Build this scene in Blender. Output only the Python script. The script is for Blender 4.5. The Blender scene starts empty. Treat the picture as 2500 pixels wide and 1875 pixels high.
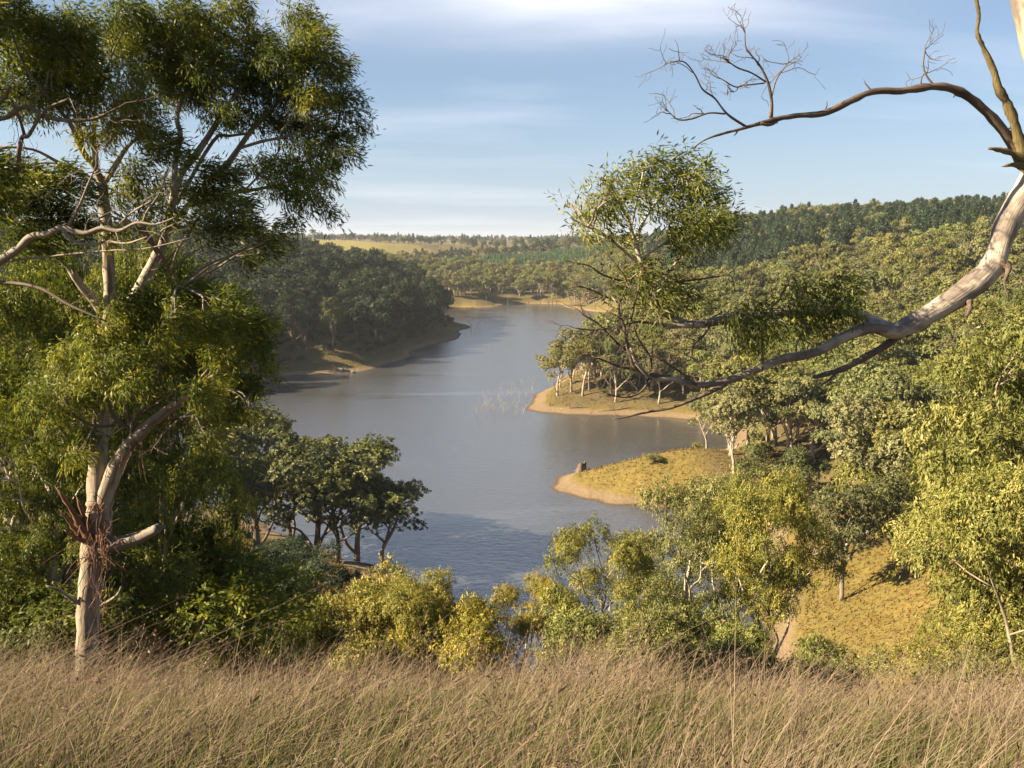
import bpy, math, random
import numpy as np
from mathutils import Vector
# ------------------------------------------------------------------ scene, camera, light
scene = bpy.context.scene
col = scene.collection
FPX, PITCH, EYE = 2165.0, math.radians(9.1), 45.0     # photo pixels (2500 wide), eye height above the water
cam_d = bpy.data.cameras.new('camera'); cam = bpy.data.objects.new('camera', cam_d); col.objects.link(cam)
cam_d.sensor_width = 36.0; cam_d.lens = 36.0 * FPX / 2500.0
cam_d.clip_start = 0.05; cam_d.clip_end = 30000
cam.location = (0, 0, EYE); cam.rotation_euler = (math.pi / 2 - PITCH, 0, 0)
scene.camera = cam
SUN_EL, SUN_AZ = math.radians(30), math.radians(-102)   # azimuth from +Y, clockwise: the sun stands at the left
S = Vector((math.sin(SUN_AZ) * math.cos(SUN_EL), math.cos(SUN_AZ) * math.cos(SUN_EL), math.sin(SUN_EL)))
sun_d = bpy.data.lights.new('sun', 'SUN'); sun_d.energy = 5.0; sun_d.angle = math.radians(0.5); sun_d.color = (1.0, 0.80, 0.53)
sun = bpy.data.objects.new('sun', sun_d); col.objects.link(sun)
sun.rotation_euler = (-S).to_track_quat('-Z', 'Y').to_euler(); sun.location = S * 300
world = bpy.data.worlds.new('World'); scene.world = world; world.use_nodes = True
scene.view_settings.view_transform = 'Standard'; scene.view_settings.look = 'None'
scene.view_settings.gamma = 1.0; scene.view_settings.use_curve_mapping = False
scene.view_settings.exposure = 2.0
scene.cycles.use_denoising = True
scene.cycles.max_bounces = 6; scene.cycles.diffuse_bounces = 2; scene.cycles.glossy_bounces = 2
scene.cycles.transmission_bounces = 3; scene.cycles.transparent_max_bounces = 4; scene.cycles.volume_bounces = 1
def build_world():
    nt = world.node_tree; N = nt.nodes; L = nt.links; N.clear()
    out = N.new('ShaderNodeOutputWorld'); bg = N.new('ShaderNodeBackground'); bg.inputs['Strength'].default_value = 0.034
    sky = N.new('ShaderNodeTexSky'); sky.sky_type = 'NISHITA'; sky.sun_disc = False
    sky.sun_elevation = SUN_EL; sky.sun_rotation = SUN_AZ
    sky.altitude = 300; sky.air_density = 1.0; sky.dust_density = 0.3; sky.ozone_density = 3.0
    tc = N.new('ShaderNodeTexCoord'); sep = N.new('ShaderNodeSeparateXYZ'); L.new(tc.outputs['Generated'], sep.inputs[0])
    def math_(op, a, b=None):
        n = N.new('ShaderNodeMath'); n.operation = op
        for i, v in enumerate((a, b)):
            if v is None: continue
            if isinstance(v, (int, float)): n.inputs[i].default_value = v
            else: L.new(v, n.inputs[i])
        return n.outputs[0]
    zz = math_('ADD', math_('MAXIMUM', sep.outputs[2], 0.0), 0.12)
    px_ = math_('DIVIDE', sep.outputs[0], zz); py_ = math_('DIVIDE', sep.outputs[1], zz)
    cmb = N.new('ShaderNodeCombineXYZ'); L.new(px_, cmb.inputs[0]); L.new(py_, cmb.inputs[1])
    mp = N.new('ShaderNodeMapping'); L.new(cmb.outputs[0], mp.inputs[0])
    mp.inputs['Rotation'].default_value = (0, 0, math.radians(12)); mp.inputs['Scale'].default_value = (0.42, 1.15, 1); mp.inputs['Location'].default_value = (1.9, 0.75, 0)
    no = N.new('ShaderNodeTexNoise'); no.inputs['Scale'].default_value = 1.1; no.inputs['Detail'].default_value = 5; no.inputs['Roughness'].default_value = 0.5; no.inputs['Distortion'].default_value = 0.3
    L.new(mp.outputs[0], no.inputs['Vector'])
    rp = N.new('ShaderNodeValToRGB'); rp.color_ramp.elements[0].position = 0.50; rp.color_ramp.elements[1].position = 0.85
    L.new(no.outputs['Fac'], rp.inputs[0])
    # the bright cloud bank high over the lake, frayed by the same noise
    ex = math_('DIVIDE', math_('SUBTRACT', px_, 0.10), 0.75); ey = math_('DIVIDE', math_('SUBTRACT', py_, 2.55), 0.42)
    gs = math_('POWER', 2.718, math_('MULTIPLY', math_('ADD', math_('MULTIPLY', ex, ex), math_('MULTIPLY', ey, ey)), -1.0))
    bank = math_('MULTIPLY', gs, math_('ADD', math_('MULTIPLY', no.outputs['Fac'], 1.6), -0.15))
    fac = math_('MINIMUM', math_('ADD', math_('MULTIPLY', rp.outputs[0], 0.45), bank), 0.93)
    hz = math_('MULTIPLY', math_('POWER', 2.718, math_('MULTIPLY', math_('MAXIMUM', sep.outputs[2], 0.0), -7.0)), 0.85)
    hm = N.new('ShaderNodeMix'); hm.data_type = 'RGBA'; L.new(hz, hm.inputs['Factor']); L.new(sky.outputs[0], hm.inputs['A']); hm.inputs['B'].default_value = (3.5, 4.4, 5.9, 1)
    mx = N.new('ShaderNodeMix'); mx.data_type = 'RGBA'; L.new(fac, mx.inputs['Factor']); L.new(hm.outputs['Result'], mx.inputs['A'])
    mx.inputs['B'].default_value = (8.3, 8.5, 9.3, 1)
    L.new(mx.outputs['Result'], bg.inputs['Color']); L.new(bg.outputs[0], out.inputs[0])
build_world()

# ------------------------------------------------------------------ pixel rays
CP, SP = math.cos(PITCH), math.sin(PITCH)
def ray(u, v):
    yc = (937.5 - v) / FPX
    return np.array([(u - 1250.0) / FPX, CP + yc * SP, -SP + yc * CP])
def at(u, v, Y):
    d = ray(u, v); return np.array([0, 0, EYE]) + d * (Y / d[1])
def onz(u, v, z=0.0):
    d = ray(u, v); return np.array([0, 0, EYE]) + d * ((z - EYE) / d[2])
def proj(P):
    P = np.atleast_2d(P); y = P[:, 1]; z = P[:, 2] - EYE
    dep = y * CP - z * SP; up = y * SP + z * CP
    return 1250 + FPX * P[:, 0] / dep, 937.5 - FPX * up / dep, dep

# ------------------------------------------------------------------ mesh helpers
def np_mesh(name, V, Q=None, T=None, attrs=None, smooth=False):
    me = bpy.data.meshes.new(name)
    V = np.ascontiguousarray(V, dtype=np.float32)
    parts = []; tot = []
    if Q is not None and len(Q): parts.append(np.asarray(Q, np.int32).ravel()); tot.append(np.full(len(Q), 4, np.int32))
    if T is not None and len(T): parts.append(np.asarray(T, np.int32).ravel()); tot.append(np.full(len(T), 3, np.int32))
    li = np.concatenate(parts); tot = np.concatenate(tot); st = np.zeros(len(tot), np.int32); st[1:] = np.cumsum(tot)[:-1]
    me.vertices.add(len(V)); me.vertices.foreach_set('co', V.ravel())
    me.loops.add(len(li)); me.loops.foreach_set('vertex_index', li)
    me.polygons.add(len(tot)); me.polygons.foreach_set('loop_start', st); me.polygons.foreach_set('loop_total', tot)
    if smooth: me.polygons.foreach_set('use_smooth', np.ones(len(tot), bool))
    me.update(calc_edges=True)
    for k, a in (attrs or {}).items():
        a = np.asarray(a, np.float32)
        if a.ndim == 1:
            at_ = me.attributes.new(k, 'FLOAT', 'POINT'); at_.data.foreach_set('value', a)
        else:
            at_ = me.attributes.new(k, 'FLOAT_VECTOR', 'POINT'); at_.data.foreach_set('vector', a.ravel())
    return me
def obj(name, me, mat=None, parent=None, label=None, cat=None, group=None, kind=None, loc=None):
    o = bpy.data.objects.new(name, me); col.objects.link(o)
    if mat is not None and me is not None and len(me.materials) == 0: me.materials.append(mat)
    if parent is not None: o.parent = parent
    if loc is not None: o.location = loc
    tag(o, label, cat, group, kind); return o
def tag(o, label=None, cat=None, group=None, kind=None):
    if label: o['label'] = label
    if cat: o['category'] = cat
    if group: o['group'] = group
    if kind: o['kind'] = kind
    return o
def norm(a):
    return a / (np.linalg.norm(a, axis=-1, keepdims=True) + 1e-9)
class MB:
    def __init__(s): s.V = []; s.Q = []; s.T = []; s.tc = []; s.n = 0
    def tube(s, P, R, seg=8, wob=0.0, rng=None, sub=4, cap=True, jag=0.0):
        P = np.asarray(P, float); R = np.asarray(R, float)
        if sub > 1 and len(P) > 2:                                   # Catmull-Rom
            Pe = np.vstack([2 * P[0] - P[1], P, 2 * P[-1] - P[-2]]); o = []; r = []
            for i in range(len(P) - 1):
                a, b, c, d = Pe[i:i + 4]
                for t in np.arange(sub) / sub:
                    o.append(0.5 * ((2 * b) + (c - a) * t + (2 * a - 5 * b + 4 * c - d) * t * t + (3 * b - a - 3 * c + d) * t ** 3))
                    r.append(R[i] * (1 - t) + R[i + 1] * t)
            o.append(P[-1]); r.append(R[-1]); P = np.array(o); R = np.array(r)
        n = len(P)
        if wob and rng is not None: R = R * (1 + wob * rng.normal(size=n))
        tan = np.gradient(P, axis=0); tan = norm(tan)
        ref = np.array([0.31, 0.77, 0.2]); nrm = np.zeros_like(P)
        v = ref - tan[0] * ref.dot(tan[0]); nrm[0] = v / np.linalg.norm(v)
        for i in range(1, n):
            v = nrm[i - 1] - tan[i] * nrm[i - 1].dot(tan[i]); nrm[i] = v / (np.linalg.norm(v) + 1e-9)
        bi = np.cross(tan, nrm)
        ang = np.arange(seg) * 2 * math.pi / seg
        rr = R[:, None] * np.ones(seg)
        if wob and rng is not None: rr = rr * (1 + wob * rng.normal(size=(n, seg)) * 0.7)
        ring = P[:, None, :] + rr[..., None] * (np.cos(ang)[None, :, None] * nrm[:, None, :] + np.sin(ang)[None, :, None] * bi[:, None, :])
        if jag: ring[-1] += tan[-1] * (np.abs(np.random.RandomState(seg + n).normal(size=seg)) * jag * R[-2] * (np.arange(seg) % 2 * 1.2 + 0.1))[:, None]
        ln = np.concatenate([[0], np.cumsum(np.linalg.norm(np.diff(P, axis=0), axis=1))])
        tc = np.stack([np.cos(ang)[None, :] * R[:, None], np.sin(ang)[None, :] * R[:, None], np.repeat(ln[:, None], seg, 1)], -1)
        base = s.n
        i = np.arange(n - 1)[:, None] * seg; j = np.arange(seg)[None, :]; j2 = (j + 1) % seg
        q = np.stack([i + j, i + j2, i + seg + j2, i + seg + j], -1).reshape(-1, 4) + base
        s.V.append(ring.reshape(-1, 3)); s.Q.append(q); s.tc.append(tc.reshape(-1, 3)); s.n += n * seg
        if cap:
            s.V.append(P[[0, -1]]); s.tc.append(np.array([[0, 0, 0], [0, 0, ln[-1]]])); c0 = s.n; s.n += 2
            j = np.arange(seg); j2 = (j + 1) % seg
            s.T.append(np.stack([np.full(seg, c0), base + j2, base + j], -1))
            e = base + (n - 1) * seg
            s.T.append(np.stack([np.full(seg, c0 + 1), e + j, e + j2], -1))
        return P, R
    def raw(s, V, Q=None, T=None):
        V = np.asarray(V, float)
        if Q is not None: s.Q.append(np.asarray(Q) + s.n)
        if T is not None: s.T.append(np.asarray(T) + s.n)
        s.V.append(V); s.tc.append(V.copy()); s.n += len(V)
    def mesh(s, name, smooth=True):
        return np_mesh(name, np.vstack(s.V), np.vstack(s.Q) if s.Q else None, np.vstack(s.T) if s.T else None, {'tc': np.vstack(s.tc)}, smooth)

# ------------------------------------------------------------------ materials
def new_mat(name):
    m = bpy.data.materials.new(name); m.use_nodes = True; m.node_tree.nodes.clear(); return m, m.node_tree.nodes, m.node_tree.links
def mixc(N, L, f, a, b, typ='MIX'):
    n = N.new('ShaderNodeMix'); n.data_type = 'RGBA'; n.blend_type = typ
    for k, v in (('Factor', f), ('A', a), ('B', b)):
        if hasattr(v, 'is_linked'): L.new(v, n.inputs[k])
        elif k == 'Factor': n.inputs[k].default_value = v
        else: n.inputs[k].default_value = (*v, 1)
    return n.outputs['Result']
def mathn(N, L, op, a, b=None, clamp=False):
    n = N.new('ShaderNodeMath'); n.operation = op; n.use_clamp = clamp
    for i, v in enumerate((a, b)):
        if v is None: continue
        if hasattr(v, 'is_linked'): L.new(v, n.inputs[i])
        else: n.inputs[i].default_value = v
    return n.outputs[0]
def noise(N, L, vec, scale, detail=3, rough=0.5):
    n = N.new('ShaderNodeTexNoise'); n.inputs['Scale'].default_value = scale; n.inputs['Detail'].default_value = detail; n.inputs['Roughness'].default_value = rough
    if vec is not None: L.new(vec, n.inputs['Vector'])
    return n.outputs['Fac']
def ramp(N, L, f, stops):
    r = N.new('ShaderNodeValToRGB'); e = r.color_ramp.elements
    while len(e) < len(stops): e.new(0.5)
    for k, (p, c) in enumerate(stops):
        e[k].position = p; e[k].color = (*c, 1) if not isinstance(c, (int, float)) else (c, c, c, 1)
    L.new(f, r.inputs[0]); return r.outputs[0]
def attr(N, name):
    n = N.new('ShaderNodeAttribute'); n.attribute_name = name; return n
def leaf_mat(name, dark, light, tip, trans=0.35, gloss=0.06, vary=0.5):
    m, N, L = new_mat(name)
    t = attr(N, 'tint').outputs['Fac']
    c = ramp(N, L, t, [(0.0, dark), (0.62, light), (0.93, tip), (1.0, tip)])
    oi = N.new('ShaderNodeObjectInfo')
    hs = N.new('ShaderNodeHueSaturation')
    mr = N.new('ShaderNodeMapRange'); L.new(oi.outputs['Random'], mr.inputs[0]); mr.inputs['To Min'].default_value = 1 - vary * 0.5; mr.inputs['To Max'].default_value = 1 + vary * 0.5
    L.new(mr.outputs[0], hs.inputs['Value'])
    mr2 = N.new('ShaderNodeMapRange'); r2 = mathn(N, L, 'FRACT', mathn(N, L, 'MULTIPLY', oi.outputs['Random'], 7.31))
    L.new(r2, mr2.inputs[0]); mr2.inputs['To Min'].default_value = 0.5 - 0.016 * vary * 2; mr2.inputs['To Max'].default_value = 0.5 + 0.028 * vary * 2
    L.new(mr2.outputs[0], hs.inputs['Hue'])
    mr3 = N.new('ShaderNodeMapRange'); r3 = mathn(N, L, 'FRACT', mathn(N, L, 'MULTIPLY', oi.outputs['Random'], 17.77))
    L.new(r3, mr3.inputs[0]); mr3.inputs['To Min'].default_value = 1 - vary * 0.5; mr3.inputs['To Max'].default_value = 1.08
    L.new(mr3.outputs[0], hs.inputs['Saturation'])
    L.new(c, hs.inputs['Color'])
    d = N.new('ShaderNodeBsdfDiffuse'); L.new(hs.outputs[0], d.inputs[0])
    tr = N.new('ShaderNodeBsdfTranslucent'); tcol = mixc(N, L, 1.0, hs.outputs[0], (1.25, 1.25, 0.55), 'MULTIPLY'); L.new(tcol, tr.inputs[0])
    g = N.new('ShaderNodeBsdfGlossy'); g.inputs['Roughness'].default_value = 0.42; g.inputs[0].default_value = (0.9, 0.9, 0.85, 1)
    a = N.new('ShaderNodeMixShader'); a.inputs[0].default_value = trans; L.new(d.outputs[0], a.inputs[1]); L.new(tr.outputs[0], a.inputs[2])
    b = N.new('ShaderNodeMixShader'); b.inputs[0].default_value = gloss; L.new(a.outputs[0], b.inputs[1]); L.new(g.outputs[0], b.inputs[2])
    o = N.new('ShaderNodeOutputMaterial'); L.new(b.outputs[0], o.inputs[0]); return m
def bark_mat(name, pale, mid, dark, scale=1.0, amount=0.5, bump=0.3, patch=False):
    m, N, L = new_mat(name)
    tc = attr(N, 'tc').outputs['Vector']
    mp = N.new('ShaderNodeMapping'); mp.inputs['Scale'].default_value = (11 * scale, 11 * scale, 0.9 * scale); L.new(tc, mp.inputs[0])
    n1 = noise(N, L, mp.outputs[0], 1.0, 4, 0.55)
    mp2 = N.new('ShaderNodeMapping'); mp2.inputs['Scale'].default_value = (3.2 * scale, 3.2 * scale, 1.6 * scale); L.new(tc, mp2.inputs[0])
    n2 = noise(N, L, mp2.outputs[0], 1.0, 3, 0.6)
    mp3 = N.new('ShaderNodeMapping'); mp3.inputs['Scale'].default_value = (50 * scale, 50 * scale, 5 * scale); L.new(tc, mp3.inputs[0])
    n3 = noise(N, L, mp3.outputs[0], 1.0, 3, 0.6)
    c = mixc(N, L, ramp(N, L, n2, [(0.45, 0.0), (0.54, 1.0)] if patch else [(0.42 + 0.1 * (0.5 - amount), 0.0), (0.60 + 0.1 * (0.5 - amount), 1.0)]), pale, mid)
    c = mixc(N, L, ramp(N, L, n1, [(0.55 + 0.15 * (0.5 - amount), 0.0), (0.66 + 0.15 * (0.5 - amount), 1.0)]), c, dark)
    c = mixc(N, L, mathn(N, L, 'MULTIPLY', n3, 0.4), c, tuple(x * 0.55 for x in mid))
    p = N.new('ShaderNodeBsdfPrincipled'); L.new(c, p.inputs['Base Color']); p.inputs['Roughness'].default_value = 0.75; p.inputs['Specular IOR Level'].default_value = 0.25
    bp = N.new('ShaderNodeBump'); bp.inputs['Strength'].default_value = bump; bp.inputs['Distance'].default_value = 0.02
    h = mathn(N, L, 'ADD', n3, n1); L.new(h, bp.inputs['Height']); L.new(bp.outputs[0], p.inputs['Normal'])
    o = N.new('ShaderNodeOutputMaterial'); L.new(p.outputs[0], o.inputs[0]); return m
M = {}
M['leaf_near'] = leaf_mat('leaf_near', (0.044, 0.062, 0.016), (0.125, 0.148, 0.032), (0.28, 0.26, 0.055), 0.38, 0.012, 0.1)
M['leaf_bush'] = leaf_mat('leaf_bush', (0.075, 0.088, 0.023), (0.210, 0.215, 0.054), (0.36, 0.31, 0.095), 0.22, 0.012, 0.35)
M['leaf_gold'] = leaf_mat('leaf_gold', (0.10, 0.100, 0.022), (0.27, 0.240, 0.056), (0.42, 0.31, 0.090), 0.22, 0.012, 0.25)
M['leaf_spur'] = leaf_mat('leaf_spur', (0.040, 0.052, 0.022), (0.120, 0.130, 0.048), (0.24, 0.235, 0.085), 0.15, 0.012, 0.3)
M['leaf_gum'] = leaf_mat('leaf_gum', (0.075, 0.085, 0.026), (0.205, 0.205, 0.062), (0.31, 0.28, 0.095), 0.16, 0.012, 0.5)
M['leaf_shade'] = leaf_mat('leaf_shade', (0.020, 0.034, 0.018), (0.046, 0.066, 0.034), (0.13, 0.14, 0.055), 0.25, 0.01, 0.5)  # dark copy of the gum leaf, the far bank's shade put into its colour
M['leaf_pine'] = leaf_mat('leaf_pine', (0.018, 0.038, 0.018), (0.042, 0.075, 0.030), (0.08, 0.12, 0.045), 0.12, 0.03, 0.5)
M['leaf_young_pine'] = leaf_mat('leaf_young_pine', (0.028, 0.068, 0.022), (0.065, 0.125, 0.038), (0.10, 0.16, 0.05), 0.15, 0.03, 0.4)
M['bark_white'] = bark_mat('bark_white', (0.40, 0.335, 0.265), (0.245, 0.20, 0.155), (0.12, 0.095, 0.075), 1.9, 0.62, 0.6)
M['bark_limb'] = bark_mat('bark_limb', (0.46, 0.40, 0.325), (0.20, 0.168, 0.145), (0.14, 0.115, 0.098), 0.9, 0.50, 0.7, True)
M['bark_pale'] = bark_mat('bark_pale', (0.48, 0.43, 0.36), (0.34, 0.30, 0.245), (0.18, 0.15, 0.12), 1.2, 0.4, 0.4)
M['bark_dead'] = bark_mat('bark_dead', (0.15, 0.115, 0.09), (0.09, 0.065, 0.05), (0.045, 0.033, 0.026), 1.2, 0.5, 0.6)
M['bark_moss'] = bark_mat('bark_moss', (0.20, 0.16, 0.07), (0.11, 0.085, 0.04), (0.05, 0.038, 0.025), 2.0, 0.5, 1.0)
M['bark_red'] = bark_mat('bark_red', (0.20, 0.105, 0.065), (0.115, 0.058, 0.038), (0.05, 0.028, 0.02), 1.0, 0.5, 0.5)
M['bark_gum'] = bark_mat('bark_gum', (0.40, 0.345, 0.28), (0.26, 0.215, 0.17), (0.14, 0.11, 0.085), 0.5, 0.45)
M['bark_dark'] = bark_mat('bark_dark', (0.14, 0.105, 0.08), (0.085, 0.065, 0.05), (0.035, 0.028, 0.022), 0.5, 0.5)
M['bark_silver'] = bark_mat('bark_silver', (0.24, 0.205, 0.17), (0.155, 0.132, 0.108), (0.085, 0.072, 0.06), 0.6, 0.4)

# ------------------------------------------------------------------ terrain
def cr_closed(P, sub=6):
    P = np.asarray(P, float); n = len(P); o = []
    for i in range(n):
        a, b, c, d = P[i - 1], P[i], P[(i + 1) % n], P[(i + 2) % n]
        for t in np.arange(sub) / sub:
            o.append(0.5 * ((2 * b) + (c - a) * t + (2 * a - 5 * b + 4 * c - d) * t * t + (3 * b - a - 3 * c + d) * t ** 3))
    return np.array(o)
shore_px = [(1026,1427),(993,1409),(870,1362),(780,1330),(682,1297),(590,1262),(470,1225),(330,1180),(200,1130),(130,1080),(220,1020),(400,985),(560,958),(616,949),
            (655,926),(720,918),(850,911),(930,896),(1000,872),(1012,856),(1060,842),(1112,829),(1128,818),(1118,808),(1140,804),(1148,798),(1125,790),(1085,776),(1045,763),(1060,755),(1115,751),
            (1165,752),(1215,749),(1225,744),(1300,742),(1368,744),(1378,750),(1420,758),(1480,764),(1530,772),(1560,790),(1530,815),(1480,850),(1420,890),(1360,930),(1320,958),(1298,975),
            (1288,994),(1304,1006),(1400,1013),(1560,1019),(1650,1023),(1740,1040),(1790,1068),(1770,1095),(1700,1118),(1600,1126),(1500,1136),(1420,1146),(1372,1158),(1347,1176),(1358,1193),
            (1420,1214),(1520,1233),(1620,1244),(1720,1256),(1810,1272),(1870,1298),(1880,1340)]
shore = [onz(u, v)[:2] for u, v in shore_px] + [np.array(p, float) for p in ((32,108),(29,95),(23,84),(15,78),(6,78),(0,85),(-5,97))]
LAKE = cr_closed(shore, 6)
def lake_sd(X):
    """signed distance to the shoreline, positive on land"""
    out = np.empty(len(X)); A = LAKE; B = np.roll(LAKE, -1, 0); AB = B - A; L2 = (AB ** 2).sum(1)
    for s in range(0, len(X), 6000):
        x = X[s:s + 6000]
        d = x[:, None, :] - A[None]
        t = np.clip((d * AB[None]).sum(-1) / L2, 0, 1)
        dist = np.sqrt(((d - t[..., None] * AB[None]) ** 2).sum(-1).min(1))
        yy = x[:, 1][:, None]; c = (A[None, :, 1] > yy) != (B[None, :, 1] > yy)
        xi = A[None, :, 0] + (yy - A[None, :, 1]) * AB[None, :, 0] / np.where(AB[:, 1] == 0, 1e-9, AB[:, 1])[None]
        ins = (c & (x[:, 0][:, None] < xi)).sum(1) % 2 == 1
        wav = 0.9 * np.sin(x[:, 0] / 3.1 + 1.7 * np.sin(x[:, 1] / 4.3)) * np.sin(x[:, 1] / 2.7) + 0.8 * np.sin(x[:, 0] / 8.0 + x[:, 1] / 6.1 + 1.0) + 0.4 * np.sin(x[:, 0] / 1.3 - x[:, 1] / 1.7)
        out[s:s + 6000] = np.where(ins, -dist, dist) + wav * np.exp(-dist / 12)
    return out
def near_z(x, y):
    yy = np.clip(y, -30, 200)
    p = np.where(yy < 0, 1.65 + 0.06 * yy, np.where(yy < 14, 1.65 + 0.28 * yy + 0.012 * yy ** 2, 7.92 + 0.616 * (yy - 14)))
    return EYE - p - 0.03 * np.clip(x, -12, 12)
ctl = []
for x in (-12, 0, 10):
    for y in (-20, -5, 5, 14, 25, 40, 55, 68): ctl.append((x, y, float(near_z(np.array(x), np.array(y)))))
ctl += [(-30,-20,47),(30,-20,45),(-30,5,43.5),(30,5,39),(-30,20,36),(25,20,32),(-15,30,27),(-15,60,14),(-15,90,6),(-16,105,2.5),(-30,40,27),(-30,80,13),(-30,110,5),(-42,122,3),(-60,20,42),(-60,60,30),(-60,100,17),(-60,130,5),(-110,60,40),(-110,130,20),(-100,165,5),(-150,100,38),(-180,200,25),(-60,-40,50),(0,-60,46),(60,-30,46),
        (25,40,17),(30,52,11.5),(33,62,8.6),(35,75,7.2),(40,90,6.6),(45,102,7.2),(50,118,7),(62,100,11.5),(60,72,14),(60,42,24),(90,60,28),(90,100,21),(90,10,42),(120,40,42),(80,130,14),(70,150,9),(60,165,6),(30,163,6),(15,163,4),(50,185,3),(110,130,22),(150,150,30),(200,180,40),(110,190,14),(85,210,6),(150,220,22),
        (40,262,6),(70,275,6),(100,285,8),(140,270,17),(190,260,29),(175,320,27),(240,320,34),(130,350,15),(90,380,10),(180,400,30),(110,450,18),(170,500,38),(130,560,34),(235,440,42),(290,400,43),(350,420,47),(300,300,43),(300,200,50),(70,560,12),(160,650,44),(110,700,32),(230,700,56),(300,600,52),(450,600,60),(420,300,56),(500,0,70),
        (-75,330,6),(-95,370,13),(-130,350,16),(-60,400,8),(-50,430,7),(-70,430,12),(-90,430,19),(-110,430,23),(-160,400,25),(-220,430,30),(-50,460,7),(-90,500,22),(-150,500,28),(-30,500,4),(-60,560,9),(-200,600,32),(-130,330,13),(-170,320,20),(-230,330,28),(-300,380,36),(-300,250,34),(-250,180,34),(-110,640,18),(-40,620,7),(-60,680,8),
        (-20,690,7),(20,690,7),(60,690,8),(-80,770,14),(0,770,12),(60,770,13),(100,770,22),(-60,860,20),(0,860,19),(70,860,21),(-100,960,18),(0,960,27),(80,960,31),(100,1060,34),(160,1000,42),(240,900,54),(0,1100,29),(-100,1100,22),(-160,1120,22),(-190,1130,24),(-230,1190,40),(-260,1250,47),(-190,1250,46),(-150,1230,40),(-120,1200,30),(-90,1210,26),(-250,1120,26),(-250,900,26),(-330,1150,34),
        (-150,1450,40),(0,1450,36),(150,1400,42),(300,1300,50),(-400,1500,46),(0,1900,41),(-300,1900,46),(300,1900,47),(-700,2000,52),(700,2000,58),(0,2800,46),(-800,3000,52),(800,3000,54),(0,5000,52),(-3000,3000,60),(3000,3000,62),(-3000,0,60),(3000,0,64),(0,-3000,60),(-1000,600,62),(1000,600,72),(-700,1000,52),(700,1100,64)]
ctl += [(x, y, 0.0) for x, y in ((-60,220),(-20,180),(0,130),(10,230),(0,330),(10,430),(10,560),(40,610),(-20,150),(12,105))]
CT = np.array(ctl, float)
def _rbf_fit():
    P = CT[:, :2]; n = len(P)
    K = np.linalg.norm(P[:, None] - P[None], axis=-1) + np.eye(n) * -1.5
    A = np.zeros((n + 3, n + 3)); A[:n, :n] = K; A[:n, n] = 1; A[:n, n + 1:] = P / 1000; A[n, :n] = 1; A[n + 1:, :n] = P.T / 1000
    return np.linalg.solve(A, np.concatenate([CT[:, 2], np.zeros(3)]))
RW = _rbf_fit()
_ph = np.random.RandomState(5).rand(14, 3)
def bumps(x, y):
    o = np.zeros_like(x)
    for k in range(14):
        wl = (3.0, 5.0, 7, 10, 14, 20, 28, 40, 55, 80, 110, 160, 230, 330)[k]; a = _ph[k, 0] * 6.283
        o += np.sin((x * math.cos(a) + y * math.sin(a)) * 6.283 / wl + _ph[k, 1] * 6.28) * np.sin((x * math.sin(a) - y * math.cos(a)) * 6.283 / (wl * 1.3) + _ph[k, 2] * 6.28) * min(wl * 0.017, 1.6)
    return o
def sstep(a, b, x):
    t = np.clip((x - a) / (b - a), 0, 1); return t * t * (3 - 2 * t)
def terrain(x, y, want_sd=False):
    x = np.atleast_1d(np.asarray(x, float)); y = np.atleast_1d(np.asarray(y, float)); X = np.stack([x, y], -1)
    z = np.empty(len(x))
    for s in range(0, len(x), 20000):
        q = X[s:s + 20000]
        z[s:s + 20000] = np.linalg.norm(q[:, None] - CT[None, :, :2], axis=-1) @ RW[:len(CT)] + RW[len(CT)] + q / 1000 @ RW[len(CT) + 1:]
    r = np.hypot(x, y); w = sstep(30, 14, r)
    near = (y > -60) & (y < 760) & (np.abs(x) < 420)
    sd = np.full(len(x), 200.0)
    if near.any(): sd[near] = lake_sd(X[near])
    b = bumps(x, y)
    zz = z * (1 - w) + near_z(x, y) * w
    zz = zz + b * 0.45 * sstep(8, 60, r) + b * 0.05 + 0.10 * np.sin(x * 0.55 + 1.0) * sstep(3, 9, r)
    land = np.maximum(zz, 0.6) * sstep(-2, 26, sd) ** 1.0 * sstep(0, 4, sd) + 0.16 * np.clip(sd, 0, 9) * (1 - sstep(9, 45, sd))
    zz = np.where(sd < 0, -0.25 * np.minimum(-sd, 20), land)
    return (zz, sd) if want_sd else zz
def tz(x, y): return float(terrain([x], [y])[0])
def hit(u, v, y0=6.0, y1=3000.0):
    ys = np.geomspace(y0, y1, 500); d = ray(u, v); P = np.array([0, 0, EYE]) + d[None] * (ys / d[1])[:, None]
    h = terrain(P[:, 0], P[:, 1]); k = np.nonzero(h > P[:, 2])[0]
    k = k[0] if len(k) else len(ys) - 1
    return np.array([P[k, 0], P[k, 1], h[k]])
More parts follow.
